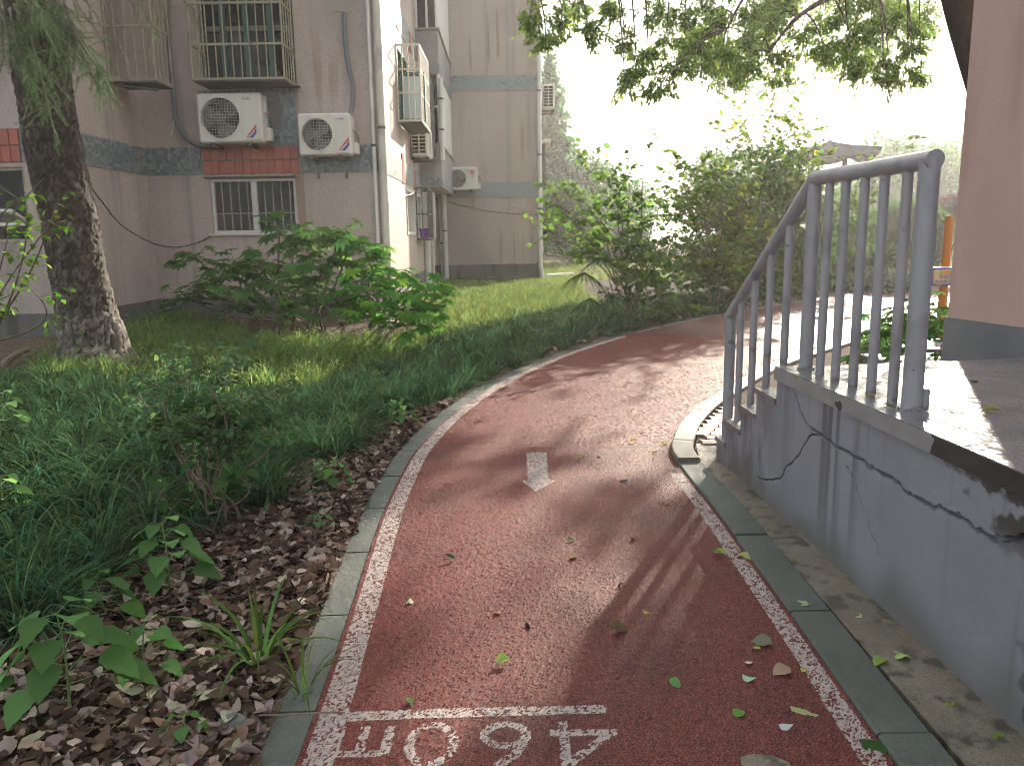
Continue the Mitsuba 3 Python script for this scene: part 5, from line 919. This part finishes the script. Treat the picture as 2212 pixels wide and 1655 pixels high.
# --- near plants in the bed
def herb(name, label, base, h, tiers, S0, S1, seed, col, m='leaf_soft', tpl=None, lean=(0, 0), tilt=.45):
    rg_ = np.random.default_rng(seed); t = thing(name, label, 'plant', None); b_ = ground_at(*base); top = b_ + [lean[0], lean[1], h]; obj('stem', tube(smooth_line([b_, (b_ + top) / 2 + rg_.normal(0, .012, 3), top], 8), np.linspace(.0045, .002, 8), 6, False), 'stem_green', t, smooth=True); P, D, N, S, C = [], [], [], [], []
    for k in range(tiers):
        q = (k + 1) / tiers; a0 = k * PI / 2 + rg_.uniform(-.3, .3); l = .06 * (1.3 - .8 * q)
        for s_ in (0, PI):
            d = np.array([math.cos(a0 + s_), math.sin(a0 + s_), .25]); p_ = b_ + (top - b_) * (.2 + .8 * q); e = p_ + d * l * S1 / .08; obj('petiole', tube([p_, e], .0015, 4, False), 'stem_green', t); P.append(e); D.append(unit(d + [0, 0, -tilt * rg_.uniform(.7, 1.6)])); N.append(np.array([0, 0, 1]) + d * .3 + rg_.normal(0, .12, 3)); S.append(rg_.uniform(S0, S1) * (1.15 - .40 * q * q)); C.append(tint(rg_, 1, col, .2, .12)[0])
    leaf_parts(t, 'leaf', tpl or nett, P, D, N, S, C, m, 60); return t
def toothed(w, n=9, **k):
    v, f = ovate(w, .33, n, **k); v[0::3, 1] *= 1 + .14 * (np.arange(n + 1) % 2); v[2::3, 1] *= 1 + .14 * (np.arange(n + 1) % 2); return v, f
nett = [toothed(.36, bend=.25, fold=.18), toothed(.40, bend=.4, fold=.25)]
G1 = (.15, .31, .10)
herb('nettle_plant', 'large broad-leaved nettle-like plant at the bottom left', (150, 1545), .34, 8, .11, .15, 1, G1)
herb('nettle_plant', 'smaller nettle-like plant to the right of the large one at the bottom left', (305, 1480), .22, 6, .065, .095, 2, G1, lean=(.03, 0))
herb('nettle_plant', 'nettle-like plant in front of the small foreground shrub', (365, 1290), .32, 8, .08, .12, 3, G1)
herb('nettle_plant', 'small nettle-like plant beside the dark tuft', (235, 1340), .18, 6, .07, .10, 4, G1, lean=(-.03, 0))
herb('nettle_plant', 'weedy green plant between the litter and the left bend of the kerb', (725, 1065), .20, 6, .05, .075, 5, G1); herb('nettle_plant', 'low leafy weed just left of the kerb bend', (700, 1045), .14, 5, .05, .07, 6, G1, lean=(-.05, 0))
herb('nettle_plant', 'bushy weed growing where the kerb starts to bend', (870, 930), .26, 7, .05, .08, 7, G1); herb('nettle_plant', 'bushy weed touching the dark grass at the kerb bend', (850, 922), .2, 6, .05, .08, 8, G1)
herb('nettle_plant', 'pale weed at the left picture edge above the dark tufts', (15, 1130), .24, 5, .07, .1, 9, G1); herb('nettle_plant', 'pale broad weed at the left picture edge, upper one', (20, 960), .34, 6, .07, .11, 10, (.09, .16, .06)); herb('nettle_plant', 'pale seedlike weed in front of the cedar foot', (190, 800), .36, 8, .07, .10, 11, (.22, .27, .10)); herb('nettle_plant', 'pale weed right of the cedar foot', (245, 795), .2, 6, .06, .09, 12, (.2, .26, .09))
herb('nettle_plant', 'seedling in the litter below the round dark leaves', (690, 1150), .10, 4, .04, .06, 13, G1); herb('nettle_plant', 'seedling in the litter by the bottom stone', (400, 1600), .08, 3, .04, .06, 14, G1)
b_ = ground_at(560, 1440); m_, c_ = blades(np.random.default_rng(3), np.array([b_]), 26, .22, .42, .0075, .05, (.13, .24, .06), (1.2, 2.6), 8); obj('grass_weed', m_, 'leaf_soft', color=c_, label='bright broad-bladed grass weed in the litter beside the kerb', cat='grass')
b_ = ground_at(655, 1500); m_, c_ = blades(np.random.default_rng(5), np.array([b_]), 12, .16, .34, .004, .03, (.11, .2, .06), (1.4, 2.6), 7); obj('grass_weed', m_, 'leaf_soft', color=c_, label='thin grass weed trailing over the left kerb stones', cat='grass')
sm = [ovate(.34, .4, 4, bend=.2, fold=.2), ovate(.30, .4, 4, bend=.3, fold=.1)]
b_ = ground_at(480, 1140); tips = [at(x, y, b_[1] + r_) for x, y, r_ in [(330, 830, .1), (370, 790, .3), (420, 770, .2), (470, 780, -.1), (520, 800, .2), (560, 840, 0), (450, 830, -.2), (390, 860, -.1), (500, 870, -.1), (540, 900, .1), (430, 910, -.2), (350, 900, .1), (470, 950, -.2), (400, 970, -.1), (300, 850, .3), (590, 860, .2)]]
shrub('small_leaf_shrub', 'small-leaved foreground shrub standing in the dark grass', 'shrub', b_, tips, 'leaf_glossy', sm, .028, .052, (.11, .20, .085), 41, 170, .18, 300, 4, .011, .05, tw_n=8, yellow=.0)
tips = [at(x, y, b_[1] - .15 + r_) for x, y, r_ in [(455, 1010, 0), (400, 1040, .1), (380, 1090, .1), (460, 1060, -.1), (350, 1080, .15), (430, 1000, .05)]]
shrub('broad_leaf_shrub', 'low broad-leaved sprigs at the foot of the foreground shrub', 'shrub', b_ + [.0, -.04, 0], tips, 'leaf_soft', [toothed(.40, bend=.25), toothed(.44, bend=.1)], .06, .095, (.075, .155, .05), 42, 10, .14, 90, 3, .008, .04, tw_n=4, yellow=.0)
# leafy branch entering from the left edge
shrub('round_leaf_shrub', 'bright leafy sprays entering from the left picture edge before the cedar', 'shrub', ground_at(-120, 830), vt([(120, 440), (130, 462), (60, 470), (40, 430), (95, 385), (20, 500), (-20, 440), (20, 640), (70, 628), (-10, 600), (-40, 520)], 5.6, 6.2, 7), 'leaf_soft', oval, .055, .085, (.10, .20, .03), 43, 30, .24, 260, 3, .02, .15, tw_n=5)

# ------------------------------------------------------------------ the camphor tree whose boughs hang over the track
CM = thing('camphor_tree', 'broad camphor tree leaning out from behind the porch wall, its leaves hanging over the track', 'tree')
rng = np.random.default_rng(77); Yt = 9.6
tr = smooth_line([(6.6, 9.6, -.1), (6.2, 9.6, 1.5), (5.66, 9.6, 2.85), (5.14, 9.6, 4.15), (4.72, 9.7, 5.6), (4.5, 9.9, 7.5), (4.4, 10.2, 10)], 40)
obj('trunk', tube(tr, np.linspace(.34, .17, 40), 24, False), 'dark_bark', CM, smooth=True)
blobs = []
for vx, vy, r, Y in [(1145, 45, 42, 10.2), (1180, 85, 38, 10.0), (1215, 40, 40, 10.6), (1270, 70, 40, 10.4), (1310, 25, 42, 11), (1350, 95, 32, 10.6), (1255, 20, 36, 11.5), (1375, 160, 42, 10.2), (1350, 185, 36, 10.0), (1420, 195, 38, 10.0), (1460, 150, 40, 10.4), (1400, 120, 36, 10.8), (1440, 90, 38, 11.5), (1500, 100, 46, 10.6), (1550, 60, 46, 10.8), (1560, 125, 42, 10.2), (1610, 150, 38, 10.0), (1620, 95, 44, 10.6), (1480, 40, 46, 11.5), (1420, 30, 46, 12), (1660, 60, 46, 11.2), (1540, 15, 46, 12), (1680, 120, 36, 10.4), (1730, 70, 46, 11), (1780, 120, 46, 10.4), (1830, 90, 46, 10.8), (1850, 140, 44, 10.2), (1880, 60, 46, 11), (1920, 150, 44, 9.9), (1960, 110, 44, 10.2), (1910, 185, 30, 9.8), (1970, 165, 36, 9.8), (1800, 40, 50, 11.5), (1940, 40, 46, 10.8), (1985, 60, 30, 10.3), (1850, 10, 50, 12), (1700, 15, 50, 12), (1620, 30, 46, 12)]:
    c = at(vx, vy, Y); blobs.append((c, r * Y / FOC * 1.15, 1.0))
for vx, vy, Y, r in [(vx, vy, Y, .55) for vx, vy, Y in zip(rng.uniform(1480, 2010, 34), rng.uniform(-90, 175, 34), rng.uniform(13.5, 18, 34))]: blobs.append((at(vx, vy, Y), r, 1.1))
wide = []  # unseen leaf masses overhead and behind the eye, added to darken the foreground
for k in range(64): wide.append((np.array([rng.uniform(-5, 8), rng.uniform(-5, 9), rng.uniform(6.8, 10.5)]), rng.uniform(.7, 1.1), .6))
for k in range(34):                                      # the rest of the crown, above the picture and behind
    c = np.array([rng.uniform(-.5, 9.5), rng.uniform(9.2, 16), rng.uniform(5.2, 9.5)])
    if proj(c)[1] > -40: c[2] += 1.0
    blobs.append((c, rng.uniform(.5, .9), .8))
LF = (np.array([[0, 0, 0], [.28, -.19, .05], [.28, .19, .05], [.36, 0, 0], [.68, -.15, .02], [.68, .15, .02], [1, 0, -.12]]), np.array([[0, 1, 3], [0, 3, 2], [1, 4, 3], [3, 5, 2], [3, 4, 6], [3, 6, 5]]))
blobs += [w_ for w_ in wide if proj(w_[0] + [0, 1.2, 0])[1] < -60 or w_[0][1] < 1]
limbs = [smooth_line([tr[22], (4.3, 9.9, 4.9), (3.2, 10.3, 4.7), (2.2, 10.5, 4.6), (1.0, 10.6, 4.5), (.4, 10.5, 4.35)], 30), smooth_line([tr[20], (5.0, 9.9, 4.4), (4.2, 10.2, 4.3), (3.6, 10.3, 4.05), (3.2, 10.3, 3.6)], 24), smooth_line([tr[26], (4.0, 11, 6.2), (2.5, 12, 6.6), (.6, 12.5, 6.8)], 24), smooth_line([tr[24], (4.6, 10.4, 5.1), (3.7, 10.4, 4.9), (3.05, 10.4, 4.45), (2.7, 10.4, 3.9)], 24), smooth_line([tr[28], (6.4, 11.2, 7), (8, 12.5, 8)], 20), smooth_line([tr[26], (4.5, 12, 6.5), (4, 14.5, 7.5)], 20), smooth_line([tr[28], (4.0, 7.0, 7.6), (3.0, 3.5, 8.4), (1.5, -1, 8.8)], 24), smooth_line([tr[28], (2.5, 8.0, 7.6), (-.5, 5.5, 8.4), (-3.5, 3, 8.8)], 24)]  # the last two limbs carry the unseen leaf masses added overhead
for q in limbs: obj('limb', tube(q, np.linspace(.075, .012, len(q)), 8, False), 'dark_bark', CM, smooth=True)
allp = np.vstack(limbs); kt = cKDTree(allp); P, D, N, S, C, tws = [], [], [], [], [], []
for c, r, dens in blobs:
    d_, i_ = kt.query(c); a_ = allp[i_]; q = smooth_line([a_, (a_ + c) / 2 + [0, 0, .12], c], 8); tws.append(tube(q, np.linspace(.014, .005, 8), 5, False))
    nt = int(19 * dens * min(2.2, (r / .28) ** 1.3))
    for k in range(nt):
        e = c + unit(rng.normal(0, 1, 3)) * r * rng.uniform(.25, 1.0) * [1, 1, .85]; s_ = c + (e - c) * .2; tws.append(tube([s_, (s_ + e) / 2 + [0, 0, .02], e], .0022, 3, False))
        n = 17 if dens >= 1 else 8; big_ = 1.0 if dens >= 1 else 1.5; t_ = rng.uniform(.35, 1.08, n)[:, None]; P.append(s_ + (e - s_) * t_ + rng.normal(0, .025, (n, 3))); D.append(unit((e - s_) * .8 / r + rng.normal(0, .55, (n, 3)) + [0, 0, -.55])); N.append(rng.normal(0, .6, (n, 3)) + [0, 0, .6]); S.append(rng.uniform(.058, .092, n) * big_); C.append(tint(rng, n, (.18, .28, .05), .35, .22))
obj('twigs', cat_(tws), 'dark_bark', CM, kind='stuff')
leaf_parts(CM, 'leaf', [LF, LF], np.vstack(P), np.vstack(D), np.vstack(N), np.hstack(S), np.vstack(C), 'leaf_soft', 300)

# ------------------------------------------------------------------ things in the distance
DIA = (np.array([[0, 0, 0], [.45, -.3, .05], [1, 0, -.08], [.45, .3, .05]]), np.array([[0, 1, 2], [0, 2, 3]]))
def ball_bush(label, vx, vy, Y, rx, rz, col, seed, leaf=.07, n=5200, name='clipped_bush', group=None):
    rg_ = np.random.default_rng(seed); c = at(vx, vy, Y); t = thing(name, label, 'bush', group)
    ico = trimesh.creation.icosphere(3, 1.0).vertices; core = trimesh.creation.icosphere(3, 1.0); core.vertices = ico * (1 + .12 * (nfbm(ico * 2.5 + seed, 3) - .5))[:, None] * [rx * .86, rx * .86, rz * .86] + c; obj('twig_core', core, 'dark_bark', t, smooth=True)
    u = unit(rg_.normal(0, 1, (n, 3))); rr = (1 + .20 * (nfbm(u * 2.5 + seed, 3) - .5))[:, None] * rg_.uniform(.86, 1.04, (n, 1)); P = c + u * rr * [rx, rx, rz]; P[:, 2] = np.maximum(P[:, 2], .05)
    m_, c_ = scatter(DIA, P, unit(u * .7 + rg_.normal(0, .6, (n, 3))), u + rg_.normal(0, .6, (n, 3)), rg_.uniform(.6, 1.3, n) * leaf, tint(rg_, n, col, .35, .2)); obj('leaves', m_, 'leaf_soft', t, color=c_, kind='stuff'); return t
ball_bush('hazy round clipped bush beyond the lawn at the left of the round-leaved shrub', 1265, 532, 33, 1.2, .95, (.075, .14, .05), 1)
ball_bush('second hazy clipped bush half behind the round-leaved shrub', 1350, 525, 35, 1.2, 1.0, (.075, .14, .05), 2)
ball_bush('tall round clipped bush seen between the balusters', 1962, 520, 23, 1.15, 1.15, (.07, .145, .04), 3, .08, 7000)
ball_bush('round clipped bush behind the balusters, left of the tall one', 1872, 525, 25, .95, 1.0, (.07, .145, .04), 4, .08)
ball_bush('low bushy plant at the bend of the track seen between the balusters', 1915, 575, 20.5, .62, .5, (.075, .135, .04), 5, .13, 1500, 'bush')
ball_bush('dark reddish purple bush beside the porch wall edge', 2062, 470, 27, .9, .75, (.085, .04, .045), 6)
ball_bush('pale leafy bush behind the balusters by the far edge of the track', 1850, 560, 22, .6, .6, (.09, .16, .04), 7, .13, 1500, 'bush')
ball_bush('bright bushy shrub beyond the lawn at the corner of the block', 1215, 470, 30, 1.2, 1.2, (.09, .16, .05), 8, .14, 2500, 'bush')
ball_bush('white flecked low shrubs by the far edge of the track', 1905, 612, 19.5, .8, .32, (.17, .22, .13), 9, .09, 2500, 'bush')
def far_tree(label, vx, vbase, vtop, Y, wid, seed, conic=False, n=6000, leaf=.3, col=(.075, .165, .06), name='far_tree'):
    rg_ = np.random.default_rng(seed); b_ = at(vx, vbase, Y); b_[2] = 0; zt = at(vx, vtop, Y)[2]; t = thing(name, label, 'tree'); obj('trunk', tube([b_, b_ + [.1, 0, zt * .5], b_ + [0, 0, zt * .95]], [wid * .08, wid * .05, .04], 8, False), 'dark_bark', t)
    if conic: h = 1 - np.sqrt(rg_.uniform(0, 1, n)); z = .08 * zt + h * .92 * zt; R_ = wid / 2 * (1 - h) ** .8
    else:
        nc = 34; cz = rg_.uniform(.35, .95, nc); cc = np.c_[rg_.normal(0, .42, (nc, 2)) * wid / 2 * (1.25 - (cz - .35)[:, None]), cz * zt]; k = rg_.integers(0, nc, n); P = b_ + cc[k] + unit(rg_.normal(0, 1, (n, 3))) * rg_.uniform(.5, 1, (n, 1)) ** .5 * wid * .16
    if conic: az = rg_.uniform(0, 2 * PI, n); lay = (.72 + .28 * np.sin(z * 5.0 + az * 2)); r_ = R_ * lay * np.sqrt(rg_.uniform(.2, 1, n)); P = b_ + np.c_[r_ * np.cos(az), r_ * np.sin(az), z - .2 * r_]
    m_, c_ = scatter(DIA, P, unit(rg_.normal(0, 1, (n, 3)) + [0, 0, -.3]), rg_.normal(0, 1, (n, 3)), rg_.uniform(.6, 1.3, n) * leaf, tint(rg_, n, col, .35, .15)); obj('crown', m_, 'leaf_soft', t, color=c_, kind='stuff')
far_tree('tall narrow hazy conifer behind the right edge of the block', 1190, 520, 95, 46, 5.4, 1, True, 9000, .34)
far_tree('second hazy conifer just left of the tall one', 1150, 520, 60, 52, 5, 11, True, 5000, .34)
far_tree('broad hazy tree below the tall conifer', 1250, 520, 330, 48, 6.0, 2, n=7000)
far_tree('hazy tree behind the open round-leaved shrub', 1330, 520, 400, 55, 7, 3, n=5000)
far_tree('hazy woodland tree left of the roof', 1560, 500, 350, 62, 8, 4, n=5000); far_tree('hazy tree behind the dense shrub', 1700, 500, 360, 60, 8, 5, n=5000)
far_tree('hazy willow-like tree nearest the porch wall', 2040, 490, 322, 62, 8, 6, n=8000); far_tree('hazy tree right of the curved roof', 1950, 490, 318, 58, 8.5, 7, n=8000); far_tree('hazy tree below the curved roof', 1870, 490, 372, 55, 7, 8, n=6000); far_tree('hazy distant tree hidden by the porch wall edge', 2130, 490, 300, 66, 10, 9, n=5000)
# pavilion with upturned eaves
PV = thing('pavilion', 'small pavilion with an upswept grey roof beyond the shrubs', 'pavilion'); pc = at(1800, 345, 36); zt = at(1770, 303, 36)[2]; ze = at(1870, 345, 36)[2]; hw = 1.6
V_, F_ = [], []; n = 13
for side in range(4):
    for i in range(n):
        for j in range(n):
            s_ = j / (n - 1); w_ = (i / (n - 1) - .5) * 2; r_ = hw * s_; z = zt - (zt - ze) * s_ ** .75 + .38 * s_ * abs(w_) ** 3; p = np.array([w_ * r_, -r_]); g = side * PI / 2; V_.append([pc[0] - .2 + p[0] * math.cos(g) - p[1] * math.sin(g), 36 + p[0] * math.sin(g) + p[1] * math.cos(g), z])
    for i in range(n - 1):
        for j in range(n - 1): q = side * n * n + i * n + j; F_ += [[q, q + 1, q + n + 1], [q, q + n + 1, q + n]]
rf = mm(V_, F_); lo = mm(np.array(V_) - [0, 0, .10], np.array(F_)[:, ::-1]); obj('roof', cat_([rf, lo]), 'roof_tile', PV, smooth=50)
for sx in (-1.2, 1.2):
    for sy in (-1.2, 1.2): obj('column', tube([(pc[0] - .2 + sx, 36 + sy, 0), (pc[0] - .2 + sx, 36 + sy, ze + .2)], .11, 10), 'roof_tile', PV, smooth=40)
# towers in the haze
def tower(label, vx0, vx1, vtop, Y, seed):
    a_, b_ = at(vx0, vtop, Y), at(vx1, vtop, Y); t = thing('tower_block', label, 'building'); d = (b_[0] - a_[0]) * .8; obj('wall', cbox(a_[0], b_[0], Y, Y + d, 0, a_[2], .2), 'far_wall', t); obj('roof_house', cbox(a_[0] + d * .3, a_[0] + d * .7, Y + d * .2, Y + d * .6, a_[2], a_[2] + 3, .1), 'far_wall', t)
    nf = int(a_[2] / 3); wn = 4
    for f_ in range(max(1, nf - 6), nf):
        for k in range(wn): w_ = (b_[0] - a_[0]) / wn; obj('window', cbox(a_[0] + w_ * (k + .25), a_[0] + w_ * (k + .75), Y - .06, Y + .05, f_ * 3 + .8, f_ * 3 + 2.3, .03), 'curtain_dark', t)
tower('pale tower block fading in the haze, right one above the curved roof', 1852, 1905, 240, 210, 1); tower('pale tower block fading in the haze left of the other', 1815, 1850, 262, 230, 2)
tower('faint tower block behind the loose young tree', 1590, 1630, 262, 240, 3); tower('low faint block with a stepped top above the hazy trees', 1925, 2030, 288, 170, 4)
# ------------------------------------------------------------------ the air
scene['haze'] = {'type': 'cube', 'to_world': T().translate([0, 700, 18.5]).scale([950, 830, 20.5]), 'bsdf': {'type': 'null'}, 'interior': {'type': 'ref', 'id': 'haze_air'}}
labels['haze'] = {'label': 'pale morning haze filling the air of the whole scene', 'category': 'haze', 'kind': 'stuff'}
